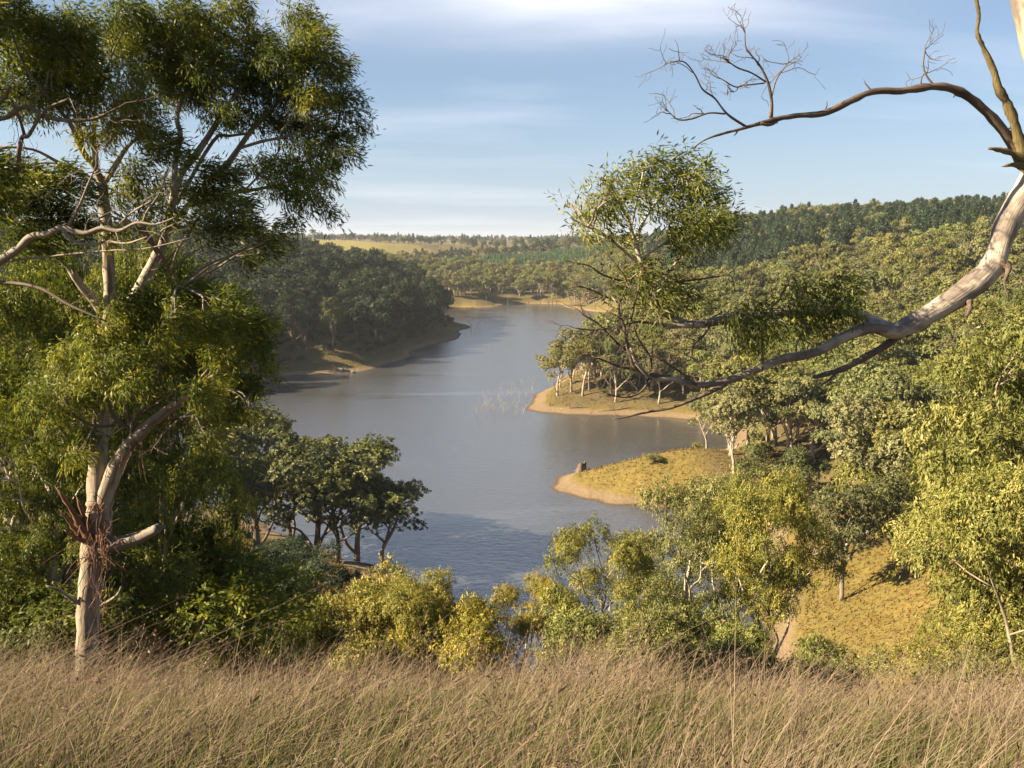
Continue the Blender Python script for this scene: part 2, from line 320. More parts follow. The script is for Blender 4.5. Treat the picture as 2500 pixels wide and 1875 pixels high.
def build_ground():
    a = np.linspace(-1, 1, 470); xs = np.sinh(a * 7.6) / math.sinh(7.6) * 6000
    b = np.linspace(0, 1, 420); ys = np.concatenate([np.linspace(-3000, -60, 10), np.linspace(-50, -2, 14), np.sinh(b * 6.6) / math.sinh(6.6) * 7000])
    gx, gy = np.meshgrid(xs, ys); x = gx.ravel(); y = gy.ravel()
    z, sd = terrain(x, y, True)
    nx, ny = len(xs), len(ys)
    i = np.arange(ny - 1)[:, None] * nx; j = np.arange(nx - 1)[None]
    q = np.stack([i + j, i + j + 1, i + nx + j + 1, i + nx + j], -1).reshape(-1, 4)
    forest = forest_mask(x, y, sd); field = field_mask(x, y)
    me = np_mesh('ground', np.stack([x, y, z], -1), q, None, {'forest': forest, 'field': field, 'sd': sd}, True)
    m, N, L = new_mat('ground_soil')
    geo = N.new('ShaderNodeNewGeometry'); pos = geo.outputs['Position']
    n1 = noise(N, L, pos, 0.9, 5, 0.62); n2 = noise(N, L, pos, 0.07, 4, 0.55); n3 = noise(N, L, pos, 4.0, 3, 0.6)
    grass = mixc(N, L, ramp(N, L, n2, [(0.40, 0.0), (0.62, 1.0)]), (0.190, 0.140, 0.044), (0.145, 0.115, 0.036))
    grass = mixc(N, L, ramp(N, L, n1, [(0.40, 0.0), (0.68, 0.75)]), grass, (0.085, 0.075, 0.026))
    fld = attr(N, 'field').outputs['Fac']
    grass = mixc(N, L, fld, grass, mixc(N, L, n1, (0.24, 0.215, 0.075), (0.19, 0.18, 0.06)))
    litter = mixc(N, L, n1, (0.055, 0.045, 0.028), (0.12, 0.10, 0.05))
    c = mixc(N, L, mathn(N, L, 'MULTIPLY', attr(N, 'forest').outputs['Fac'], ramp(N, L, n2, [(0.25, 1.0), (0.75, 0.55)])), grass, litter)
    sep = N.new('ShaderNodeSeparateXYZ'); L.new(pos, sep.inputs[0])
    zw = mathn(N, L, 'ADD', sep.outputs[2], mathn(N, L, 'MULTIPLY', mathn(N, L, 'ADD', n2, mathn(N, L, 'MULTIPLY', n1, 0.6)), -0.75))
    wv = N.new('ShaderNodeTexWave'); wv.wave_type = 'BANDS'; wv.bands_direction = 'Z'; wv.inputs['Scale'].default_value = 2.2; wv.inputs['Distortion'].default_value = 1.2; wv.inputs['Detail'].default_value = 2; L.new(pos, wv.inputs[0])
    sand = mixc(N, L, mathn(N, L, 'MULTIPLY', wv.outputs['Fac'], n1), (0.20, 0.152, 0.095), (0.155, 0.115, 0.07))
    sand = mixc(N, L, ramp(N, L, n3, [(0.45, 0.0), (0.7, 0.5)]), sand, (0.16, 0.11, 0.065))
    zmask = N.new('ShaderNodeMapRange'); L.new(zw, zmask.inputs[0]); zmask.inputs['From Min'].default_value = 0.10; zmask.inputs['From Max'].default_value = 0.50; zmask.inputs['To Min'].default_value = 1; zmask.inputs['To Max'].default_value = 0
    c = mixc(N, L, zmask.outputs[0], c, sand)
    wet = N.new('ShaderNodeMapRange'); L.new(sep.outputs[2], wet.inputs[0]); wet.inputs['From Min'].default_value = 0.08; wet.inputs['From Max'].default_value = 0.22; wet.inputs['To Min'].default_value = 1; wet.inputs['To Max'].default_value = 0
    c = mixc(N, L, wet.outputs[0], c, (0.085, 0.06, 0.04))
    p = N.new('ShaderNodeBsdfPrincipled'); L.new(c, p.inputs['Base Color']); p.inputs['Roughness'].default_value = 0.95; p.inputs['Specular IOR Level'].default_value = 0.1
    bp = N.new('ShaderNodeBump'); bp.inputs['Strength'].default_value = 0.8; bp.inputs['Distance'].default_value = 0.35; L.new(n1, bp.inputs['Height']); L.new(bp.outputs[0], p.inputs['Normal'])
    o = N.new('ShaderNodeOutputMaterial'); L.new(p.outputs[0], o.inputs[0])
    obj('ground', me, m, kind='structure')
def ell(x, y, cx, cy, rx, ry, soft=0.25):
    d = np.hypot((x - cx) / rx, (y - cy) / ry); return 1 - sstep(1 - soft, 1 + soft, d)
def field_mask(x, y):
    return np.clip(0.55 * ell(x, y, -215, 1205, 110, 100, 0.2) + ell(x, y, 115, 1062, 62, 40, 0.1) + ell(x, y, -30, 1800, 120, 50) + ell(x, y, 180, 2300, 200, 60) + ell(x, y, -250, 2100, 140, 60), 0, 1)
def clearing(x, y):
    c = ell(x, y, 10, 160, 25, 24, 0.12)                                         # bare spit
    c = np.maximum(c, ell(x, y, 40, 80, 15, 30, 0.1)); c = np.maximum(c, ell(x, y, 30, 60, 14, 22, 0.1))   # sunny bench
    c = np.maximum(c, ell(x, y, 176, 322, 22, 16, 0.15))                         # green meadow
    c = np.maximum(c, ell(x, y, -225, 1215, 95, 95, 0.1)); c = np.maximum(c, ell(x, y, -150, 1190, 70, 60, 0.1))   # bare hill
    c = np.maximum(c, (field_mask(x, y) > 0.3) * 1.0)
    c = np.maximum(c, ((np.abs(x - 5) < 105) & (y > 790) & (y < 985) & (y > 790 + 0.6 * (x - 60))).astype(float))        # young pine plantation
    return c
def forest_mask(x, y, sd):
    f = sstep(3, 8, sd) * (1 - clearing(x, y))
    f = f * np.where(y < 112, np.where(x > 52, 1.0, 0.0), 1.0)
    f = np.where((x < 5) & (y < 112), sstep(25, 40, y), f)
    return np.clip(f, 0, 1)
build_ground()
def build_water():
    m, N, L = new_mat('lake_water')
    geo = N.new('ShaderNodeNewGeometry'); pos = geo.outputs['Position']
    mp = N.new('ShaderNodeMapping'); mp.inputs['Scale'].default_value = (0.55, 1.0, 1); mp.inputs['Rotation'].default_value = (0, 0, 0.3); L.new(pos, mp.inputs[0])
    w1 = noise(N, L, mp.outputs[0], 0.9, 3, 0.6); w2 = noise(N, L, mp.outputs[0], 3.2, 2, 0.6)
    mp2 = N.new('ShaderNodeMapping'); mp2.inputs['Scale'].default_value = (0.010, 0.026, 1); mp2.inputs['Rotation'].default_value = (0, 0, 0.12); L.new(pos, mp2.inputs[0])
    pt = N.new('ShaderNodeTexNoise'); pt.inputs['Scale'].default_value = 1.0; pt.inputs['Detail'].default_value = 5; pt.inputs['Roughness'].default_value = 0.55; pt.inputs['Distortion'].default_value = 0.9; L.new(mp2.outputs[0], pt.inputs['Vector'])
    calm = ramp(N, L, pt.outputs['Fac'], [(0.32, 0.25), (0.44, 1.0), (1.0, 1.0)])
    h = mathn(N, L, 'MULTIPLY', mathn(N, L, 'ADD', w1, mathn(N, L, 'MULTIPLY', w2, 0.45)), calm)
    bp = N.new('ShaderNodeBump'); bp.inputs['Strength'].default_value = 0.75; bp.inputs['Distance'].default_value = 0.14; L.new(h, bp.inputs['Height'])
    p = N.new('ShaderNodeBsdfPrincipled'); p.inputs['Base Color'].default_value = (0.055, 0.057, 0.060, 1); p.inputs['IOR'].default_value = 2.8
    mr = N.new('ShaderNodeMapRange'); L.new(calm, mr.inputs[0]); mr.inputs['To Min'].default_value = 0.07; mr.inputs['To Max'].default_value = 0.17; L.new(mr.outputs[0], p.inputs['Roughness'])
    L.new(bp.outputs[0], p.inputs['Normal'])
    o = N.new('ShaderNodeOutputMaterial'); L.new(p.outputs[0], o.inputs[0])
    lo = LAKE.min(0) - 40; hi = LAKE.max(0) + 40
    xs = np.linspace(lo[0], hi[0], 40); ys = np.linspace(lo[1], hi[1], 60); gx, gy = np.meshgrid(xs, ys)
    sd = lake_sd(np.stack([gx.ravel(), gy.ravel()], -1)); V = np.stack([gx.ravel(), gy.ravel(), np.zeros(gx.size)], -1)
    i = np.arange(59)[:, None] * 40; j = np.arange(39)[None]; q = np.stack([i + j, i + j + 1, i + 41 + j, i + 40 + j], -1).reshape(-1, 4)
    q = q[(sd[q] < 26).any(1)]
    obj('lake_water', np_mesh('lake_water', V, q), m, kind='structure')
build_water()

# ------------------------------------------------------------------ foliage and trees
def foliage(rng, C, R, n_spray, per, spray_len, leaf_len, leaf_w, droop=0.5, wind=(0, 0, 0), out=0.7, shell=0.5, nbias=0.9, tint_c=None, under=0.35, tn=1.0):
    C = np.asarray(C, float); R = np.asarray(R, float)
    if R.ndim == 1: R = np.stack([R, R, R * 0.75], -1)
    ns = np.broadcast_to(np.asarray(n_spray), (len(C),)).astype(int)
    ci = np.repeat(np.arange(len(C)), ns); n = len(ci)
    d = norm(rng.normal(size=(n, 3)))
    fl = (d[:, 2] < -0.15) & (rng.rand(n) > under); d[fl, 2] *= -1
    rad = shell + (1 - shell) * rng.rand(n) ** 0.6
    lump = 1 + 0.22 * np.sin(d[:, 0] * 5.1 + ci * 1.7) * np.sin(d[:, 1] * 4.3 + ci * 2.9) + 0.15 * np.sin(d[:, 2] * 6.7 + ci)
    pos = C[ci] + R[ci] * d * (rad * lump)[:, None]
    ax = norm(d * out + np.array([0, 0, -droop]) + np.asarray(wind) + 0.35 * rng.normal(size=(n, 3)))
    tint_s = np.clip(0.45 + 0.18 * tn * rng.normal(size=n) + 0.22 * d[:, 2] * 0 + (0 if tint_c is None else np.asarray(tint_c)[ci]), 0, 1)
    k = np.repeat(np.arange(n), per); m = len(k)
    t = rng.rand(m)
    p = pos[k] + ax[k] * (t * spray_len)[:, None] + rng.normal(size=(m, 3)) * spray_len * 0.22
    la = norm(ax[k] + 0.55 * rng.normal(size=(m, 3)) + np.array([0, 0, -droop * 0.6]) + np.asarray(wind) * 0.5)
    nn = d[k] * nbias + rng.normal(size=(m, 3)) * 0.6 + np.array([0, 0, 0.25]); nn = nn - la * (nn * la).sum(1, keepdims=True); nn = norm(nn)
    sd_ = np.cross(la, nn)
    ll = leaf_len * (0.65 + 0.7 * rng.rand(m))[:, None]; lw = leaf_w * (0.7 + 0.6 * rng.rand(m))[:, None] * 0.5
    V = np.stack([p, p + la * ll * 0.42 + sd_ * lw, p + la * ll - nn * ll * 0.08, p + la * ll * 0.42 - sd_ * lw], 1).reshape(-1, 3)
    Q = np.arange(m * 4).reshape(-1, 4)
    tint = np.repeat(np.clip(tint_s[k] + 0.10 * tn * rng.normal(size=m), 0, 1), 4)
    return V, Q, tint
def crown_mesh(name, parts):
    V = []; Q = []; T = []; n = 0
    for v, q, t in parts: V.append(v); Q.append(q + n); T.append(t); n += len(v)
    return np_mesh(name, np.vstack(V), np.vstack(Q), None, {'tint': np.concatenate(T)})
def curve3(a, b, rng, bow=0.15, up=0.1, n=4):
    a = np.asarray(a, float); b = np.asarray(b, float); L = np.linalg.norm(b - a); t = np.linspace(0, 1, n)[:, None]
    P = a + (b - a) * t
    off = norm(rng.normal(size=3)) * L * bow + np.array([0, 0, L * up])
    P += off * (4 * t * (1 - t)); P[1:-1] += rng.normal(size=(n - 2, 3)) * L * 0.035
    return P
def gum_skeleton(rng, H, spread, nl, r0, start=0.28, lean=0.08, clump=0.13, seg=6, per_limb=3, fork=0.62, sub=3):
    mb = MB(); cl = []; cr = []
    top = np.array([rng.normal() * lean * H, rng.normal() * lean * H, fork * H])
    tp = np.array([[0, 0, -0.35], [rng.normal() * 0.015 * H, rng.normal() * 0.015 * H, 0.22 * H], [top[0] * 0.55, top[1] * 0.55, 0.42 * H], top])
    P, R = mb.tube(tp, [r0 * 1.25, r0 * 0.92, r0 * 0.75, r0 * 0.5], seg, 0.04, rng, sub)
    a0 = rng.rand() * 6.28
    for k in range(nl):
        s = start + (1 - start) * ((k + 0.5 + rng.normal() * 0.2) / nl); s = min(max(s, 0.1), 1.0)
        i = int(s * (len(P) - 1)); a = a0 + k * 2.4 + rng.normal() * 0.3
        rad = spread * (0.45 + 0.6 * rng.rand()) * (1.0 if s < 0.85 else 0.55)
        zt = H * (0.50 + 0.42 * s - 0.10 * (rad / spread) ** 2 + 0.05 * rng.normal()); zt = min(zt, 0.94 * H)
        e = np.array([P[i, 0] + math.cos(a) * rad, P[i, 1] + math.sin(a) * rad, max(zt, P[i, 2] + 0.06 * H)])
        lp = curve3(P[i], e, rng, 0.10, 0.03, 5)
        r1 = R[i] * 0.62
        LP, LR = mb.tube(lp, np.linspace(r1, r1 * 0.22, 5), max(4, seg - 2), 0.04, rng, sub)
        cl.append(e); cr.append(H * clump * (0.85 + 0.5 * rng.rand()))
        for q in range(per_limb - 1):
            f = 0.45 + 0.4 * rng.rand(); b = LP[int(f * (len(LP) - 1))]
            g = b + np.array([rng.normal() * 0.7, rng.normal() * 0.7, 0.35 + 0.55 * rng.rand()]) * H * clump * 1.35
            mb.tube(curve3(b, g, rng, 0.12, 0.05, 4), np.linspace(r1 * 0.38, r1 * 0.1, 4), max(3, seg - 3), 0, None, max(1, sub - 1))
            cl.append(g); cr.append(H * clump * (0.6 + 0.45 * rng.rand()))
    return mb, np.array(cl), np.array(cr)
def gum_proto(name, seed, H, spread, nl, r0, leafm, barkm, n_cards, per, spray, ll, lw, **kw):
    rng = np.random.RandomState(seed)
    fk = {k: kw.pop(k) for k in ('droop', 'shell', 'out', 'nbias', 'under', 'wind', 'tn') if k in kw}
    mb, C, R = gum_skeleton(rng, H, spread, nl, r0, **kw)
    w = R ** 2; ns = np.maximum(4, (n_cards / per * w / w.sum())).astype(int)
    tc = rng.normal(size=len(C)) * 0.10
    cm = crown_mesh(name + '_crown', [foliage(rng, C, R, ns, per, spray, ll, lw, tint_c=tc, **fk)])
    tm = mb.mesh(name + '_trunk'); tm.materials.append(M[barkm]); cm.materials.append(M[leafm])
    zz = np.empty(len(cm.vertices) * 3, np.float32); cm.vertices.foreach_get('co', zz)
    return dict(trunk=tm, crown=cm, H=float(np.percentile(zz.reshape(-1, 3)[:, 2], 99.5)))
def with_mats(pr, leafm, barkm=None):      # same meshes, other materials on the objects
    return dict(pr, leafm=leafm, barkm=barkm)
NEAR = [gum_proto('near_gum', 11 + k, 10, (3.2, 3.5, 3.1, 3.3)[k], (10, 10, 7, 8)[k], 0.15, 'leaf_bush', ('bark_white', 'bark_white', 'bark_pale', 'bark_pale')[k], (76000, 76000, 42000, 42000)[k], 18, 0.27, 0.118, 0.038, start=(0.15, 0.15, 0.4, 0.45)[k], clump=(0.115, 0.115, 0.095, 0.095)[k], per_limb=(3, 3, 3, 3)[k], fork=0.66, droop=0.4, out=0.2, nbias=1.5, shell=0.55, under=0.2, seg=8) for k in range(4)]
SHRUB = [gum_proto('shrub', 31 + k, 5, 2.2, 7, 0.11, 'leaf_bush', 'bark_gum', 34000, 14, 0.24, 0.13, 0.05, start=0.08, clump=0.17, per_limb=4, fork=0.6, droop=0.2, out=0.2, nbias=1.4, shell=0.4, under=0.25, lean=0.12) for k in range(3)]
MID = [gum_proto('mid_gum', 51 + k, 14, (5.0, 4.2, 4.8, 3.8, 5.4)[k], (9, 9, 11, 8, 10)[k], 0.26, 'leaf_gum', 'bark_gum', 28000, 16, 0.30, 0.25, 0.15, start=(0.3, 0.12, 0.2, 0.35, 0.1)[k], clump=(0.118, 0.125, 0.112, 0.135, 0.115)[k], per_limb=2, droop=0.3, out=0.1, nbias=2.0, shell=0.68, under=0.15, tn=0.5) for k in range(5)]
FAR = [gum_proto('far_gum', 71 + k, 14, (4.8, 4.0, 4.6, 3.7, 5.2)[k], (8, 8, 10, 7, 9)[k], 0.27, 'leaf_gum', 'bark_gum', 10000, 14, 0.36, 0.42, 0.27, start=(0.3, 0.1, 0.2, 0.35, 0.1)[k], clump=(0.125, 0.13, 0.12, 0.14, 0.12)[k], per_limb=2, droop=0.25, out=0.1, nbias=2.0, shell=0.68, under=0.15, tn=0.5, seg=5, sub=2) for k in range(5)]
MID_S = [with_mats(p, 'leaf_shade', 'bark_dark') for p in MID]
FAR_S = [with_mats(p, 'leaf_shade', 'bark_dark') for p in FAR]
def pine_proto(name, seed, H, n_whorl, spread, ncards, leafm, card=0.6):
    rng = np.random.RandomState(seed); mb = MB()
    mb.tube([[0, 0, -0.3], [0.03 * H * rng.normal(), 0, 0.5 * H], [0, 0, H * 0.99]], [0.018 * H, 0.012 * H, 0.002 * H], 5, 0, None, 2)
    C = []; R = []
    for k in range(n_whorl):
        f = (k + 0.5) / n_whorl; z = H * (0.16 + 0.82 * f); rr = spread * (1 - f) ** 0.75 * (0.85 + 0.3 * rng.rand()) + 0.15
        nb = 6 if f < 0.7 else 4; a0 = rng.rand() * 6.28
        for b in range(nb):
            a = a0 + b * 6.283 / nb + rng.normal() * 0.2; q = rr * (0.75 + 0.45 * rng.rand())
            e = np.array([math.cos(a) * q, math.sin(a) * q, z + 0.10 * q + 0.02 * H])
            if ncards > 1500: mb.tube([[0, 0, z], e * [0.5, 0.5, 1] - [0, 0, 0.03 * q], e], [0.006 * H, 0.004 * H, 0.001 * H], 3, 0, None, 1)
            for f2 in (0.55, 1.0):
                C.append([e[0] * f2, e[1] * f2, z + (e[2] - z) * f2]); R.append([q * 0.30 + 0.1, q * 0.30 + 0.1, H / n_whorl * 0.55])
    C = np.array(C); R = np.array(R); per = 6
    ns = np.maximum(1, int(ncards / per / len(C)))
    cm = crown_mesh(name + '_crown', [foliage(rng, C, R, ns, per, card * 0.7, card, card * 0.4, droop=-0.25, shell=0.2, nbias=0.5, under=0.6)])
    tm = mb.mesh(name + '_trunk'); tm.materials.append(M['bark_dark']); cm.materials.append(M[leafm]); return dict(trunk=tm, crown=cm, H=H)
PINE = [pine_proto('pine', 91 + k, 18, 10, (3.4, 2.9, 3.8)[k], 5200, 'leaf_pine', 0.75) for k in range(3)]
YPINE = [pine_proto('young_pine', 95 + k, 6, 6, 1.5, 420, 'leaf_young_pine', 0.75) for k in range(2)]
def tree(name, pr, loc, H, rz, label, cat, group=None, sx=1.0, tilt=(0, 0)):
    e = bpy.data.objects.new(name, None); col.objects.link(e); e.empty_display_size = 0.5
    s = H / pr['H']; e.location = loc; e.rotation_euler = (tilt[0], tilt[1], rz); e.scale = (s * sx, s * sx, s)
    tag(e, label, cat, group)
    for nm, me, mt in (('trunk', pr['trunk'], pr.get('barkm')), ('crown', pr['crown'], pr.get('leafm'))):
        o = obj(nm, me, None, e)
        if mt: o.material_slots[0].link = 'OBJECT'; o.material_slots[0].material = M[mt]
    return e
# source trees of the forests that stay one mass
def joined(pr, name):
    t, c = pr['trunk'], pr['crown']
    def arr(me):
        v = np.empty(len(me.vertices) * 3, np.float32); me.vertices.foreach_get('co', v); nl = len(me.loops); l = np.empty(nl, np.int32); me.loops.foreach_get('vertex_index', l)
        tt = np.empty(len(me.polygons), np.int32); me.polygons.foreach_get('loop_total', tt); return v.reshape(-1, 3), l, tt
    v1, l1, t1 = arr(t); v2, l2, t2 = arr(c)
    me = bpy.data.meshes.new(name); V = np.vstack([v1, v2]); li = np.concatenate([l1, l2 + len(v1)]).astype(np.int32); tot = np.concatenate([t1, t2]).astype(np.int32); st = np.zeros(len(tot), np.int32); st[1:] = np.cumsum(tot)[:-1]
    me.vertices.add(len(V)); me.vertices.foreach_set('co', V.ravel()); me.loops.add(len(li)); me.loops.foreach_set('vertex_index', li)
    me.polygons.add(len(tot)); me.polygons.foreach_set('loop_start', st); me.polygons.foreach_set('loop_total', tot)
    me.materials.append(M[pr['barkm']] if pr.get('barkm') else t.materials[0]); me.materials.append(M[pr['leafm']] if pr.get('leafm') else c.materials[0])
    me.polygons.foreach_set('material_index', np.concatenate([np.zeros(len(t1)), np.ones(len(t2))]).astype(np.int32))
    me.update(calc_edges=True)
    b = np.empty(len(v2), np.float32); c.attributes['tint'].data.foreach_get('value', b)
    a = me.attributes.new('tint', 'FLOAT', 'POINT'); a.data.foreach_set('value', np.concatenate([np.zeros(len(v1), np.float32), b]))
    tcv = np.zeros((len(V), 3), np.float32); q = np.empty(len(v1) * 3, np.float32); t.attributes['tc'].data.foreach_get('vector', q); tcv[:len(v1)] = q.reshape(-1, 3)
    a = me.attributes.new('tc', 'FLOAT_VECTOR', 'POINT'); a.data.foreach_set('vector', tcv.ravel())
    return bpy.data.objects.new(name, me)
def scatter_stuff(name, protos, P, S, rng, label, cat):
    src = bpy.data.collections.new(name + '_source')
    for k, p in enumerate(protos): src.objects.link(joined(p, '%s_source_%02d' % (name, k)))
    me = bpy.data.meshes.new(name); n = len(P); me.vertices.add(n); me.vertices.foreach_set('co', np.asarray(P, np.float32).ravel()); me.update()
    for k, v in (('scl', S), ('rotz', rng.rand(n) * 6.283)):
        a = me.attributes.new(k, 'FLOAT', 'POINT'); a.data.foreach_set('value', np.asarray(v, np.float32))
    a = me.attributes.new('idx', 'INT', 'POINT'); a.data.foreach_set('value', rng.randint(0, len(protos), n).astype(np.int32))
    o = obj(name, me, None, None, label, cat, None, 'stuff')
    g = bpy.data.node_groups.new(name + '_scatter', 'GeometryNodeTree')
    g.interface.new_socket('Geometry', in_out='INPUT', socket_type='NodeSocketGeometry'); g.interface.new_socket('Geometry', in_out='OUTPUT', socket_type='NodeSocketGeometry')
    N, L = g.nodes, g.links; gi = N.new('NodeGroupInput'); go = N.new('NodeGroupOutput')
    ci = N.new('GeometryNodeCollectionInfo'); ci.inputs['Collection'].default_value = src; ci.inputs['Separate Children'].default_value = True; ci.inputs['Reset Children'].default_value = True
    iop = N.new('GeometryNodeInstanceOnPoints'); iop.inputs['Pick Instance'].default_value = True
    def na(nm, ty):
        q = N.new('GeometryNodeInputNamedAttribute'); q.data_type = ty; q.inputs['Name'].default_value = nm; return q.outputs['Attribute']
    cx = N.new('ShaderNodeCombineXYZ'); L.new(na('rotz', 'FLOAT'), cx.inputs[2])
    m2p = N.new('GeometryNodeMeshToPoints'); L.new(gi.outputs[0], m2p.inputs[0])
    L.new(m2p.outputs[0], iop.inputs['Points']); L.new(ci.outputs[0], iop.inputs['Instance']); L.new(na('idx', 'INT'), iop.inputs['Instance Index'])
    L.new(cx.outputs[0], iop.inputs['Rotation']); L.new(na('scl', 'FLOAT'), iop.inputs['Scale']); L.new(iop.outputs[0], go.inputs[0])
    md = o.modifiers.new('scatter', 'NODES'); md.node_group = g
    return o
def jgrid(rng, x0, x1, y0, y1, sp):
    xs = np.arange(x0, x1, sp); ys = np.arange(y0, y1, sp); gx, gy = np.meshgrid(xs, ys)
    x = gx.ravel() + rng.uniform(-0.45, 0.45, gx.size) * sp; y = gy.ravel() + rng.uniform(-0.45, 0.45, gx.size) * sp; return x, y
def forests():
    rng = np.random.RandomState(3); CX = []; 
    regions = [  # x0,x1,y0,y1,spacing,hmin,hmax,kind,limits
        (-330, 20, 255, 690, 8.0, 12, 21, 'left'), (0, 420, 245, 690, 7.2, 9, 17, 'right'), (20, 420, 110, 245, 8.6, 12, 18, 'right'), (-260, 330, 640, 800, 9.5, 11, 18, 'farshore')]
    ind = []; rest = {'left': [], 'right': [], 'farshore': [], 'pine': []}
    for x0, x1, y0, y1, sp, h0, h1, kind in regions:
        x, y = jgrid(rng, x0, x1, y0, y1, sp); ok = (x / np.maximum(y, 1) < 0.72) & (x / np.maximum(y, 1) > -0.85)
        x, y = x[ok], y[ok]; z, sd = terrain(x, y, True); f = forest_mask(x, y, sd) * np.where(x > 0, sstep(4, 8, sd), sstep(9, 16, sd))
        keep = rng.rand(len(x)) < f * 0.96
        if kind == 'right': keep &= (x > 20) | ((y > 225) & (y < 420))
        if kind == 'farshore': keep &= ~((x < -60) & (y < 690))
        if kind == 'left': keep &= ((y < 600) | (x < -100)) & ~((np.abs(x / np.maximum(y, 1) + 0.205) < 0.022) & (y < 385))
        x, y, z = x[keep], y[keep], z[keep]; h = rng.uniform(h0, h1, len(x)) * (0.8 + 0.4 * rng.rand(len(x)))
        for a in zip(x, y, z, h):
            # pines crown the right-hand ridge
            if kind == 'right' and (a[1] > 420 + 0.35 * max(0, 235 - a[0]) and a[0] > 95 + 0.0 * a[1]) and a[1] + 0.55 * a[0] > 530 and rng.rand() < 0.88:
                if rng.rand() < 0.72: rest['pine'].append((a[0], a[1], a[2], rng.uniform(13, 21)))
                continue
            rest[kind].append(a)
    return rest
REST = forests()
def in_frame(a, m=40):
    u, v, d = proj(np.array(a[:3])); ut, vt, dt = proj(np.array([a[0], a[1], a[2] + a[3]]))
    return (-m < u[0] < 2500 + m) and vt[0] < 1900
def place_forests():
    rng = np.random.RandomState(8)
    quota = {'left': 85, 'right': 130, 'farshore': 30, 'pine': 120}
    lab = {'left': ('gum_tree', 'dark gum tree in the shaded forest on the far bank across the lake', 'gum tree', 'gum trees on the shaded far bank'),
           'right': ('gum_tree', 'olive green gum tree in the sunlit forest on the hillside beyond the grassy spit', 'gum tree', 'gum trees on the sunlit hillside'),
           'farshore': ('gum_tree', 'slender gum tree behind the end of the lake, below the pine plantation', 'gum tree', 'gum trees at the head of the lake'),
           'pine': ('pine_tree', 'dark green pine tree on the skyline ridge above the sunlit gum forest', 'pine tree', 'pines along the ridge')}
    for kind, lst in REST.items():
        inf = [a for a in lst if in_frame(a)]; outf = [a for a in lst if not in_frame(a)]
        inf.sort(key=lambda a: -a[3] / math.hypot(a[0], a[1])); n = quota[kind]
        if kind == 'left':       # the front ranks along the water hide the rest
            inf.sort(key=lambda a: -a[3] / math.hypot(a[0], a[1]) - (0.02 if a[2] < 14 else 0))
        for a in inf[:n]:
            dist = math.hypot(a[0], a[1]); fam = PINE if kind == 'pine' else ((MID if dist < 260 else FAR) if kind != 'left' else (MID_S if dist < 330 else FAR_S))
            nm, lb, ct, gr = lab[kind]
            if kind == 'right':
                if a[1] > 225 and a[0] < 110 and a[1] < 345: lb, gr = 'grey-green gum tree on the low wooded point between lake and cove', 'gum trees on the wooded point'
                elif math.hypot(a[0] - 176, a[1] - 322) < 45: lb, gr = 'gum tree at the edge of the small green meadow on the hillside', 'gum trees around the hillside meadow'
                elif a[1] < 170: lb, gr = 'gum tree on the slope above the sunny golden clearing', 'gum trees above the golden clearing'
                elif a[1] < 235: lb, gr = 'rounded olive gum tree in the dense stand behind the grassy spit', 'gum trees behind the grassy spit'
                else: lb, gr = 'olive gum tree high on the sunlit hillside below the pine ridge', 'gum trees below the pine ridge'
            if kind == 'left' and a[2] < 8: lb, gr = 'dark gum tree near the waterline of the shaded far bank', 'gum trees along the shaded waterline'
            tree(nm, fam[rng.randint(len(fam))], (a[0], a[1], a[2]), a[3], rng.rand() * 6.28, lb, ct, gr, rng.uniform(0.85, 1.15))
        r = inf[n:] + outf
        if not r: continue
        P = np.array([q[:3] for q in r]); Hh = np.array([q[3] for q in r])
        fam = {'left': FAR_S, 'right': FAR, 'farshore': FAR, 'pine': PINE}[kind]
        txt = {'left': 'dense dark gum forest covering the shaded hill across the lake', 'right': 'dense olive gum forest covering the sunlit hillside', 'farshore': 'gum woodland around the far end of the lake', 'pine': 'mass of dark pines covering the ridge behind the front rows'}[kind]
        scatter_stuff({'left': 'gum_forest', 'right': 'gum_forest', 'farshore': 'gum_woodland', 'pine': 'pine_forest'}[kind], fam, P, Hh / fam[0]['H'], rng, txt, 'forest')
place_forests()
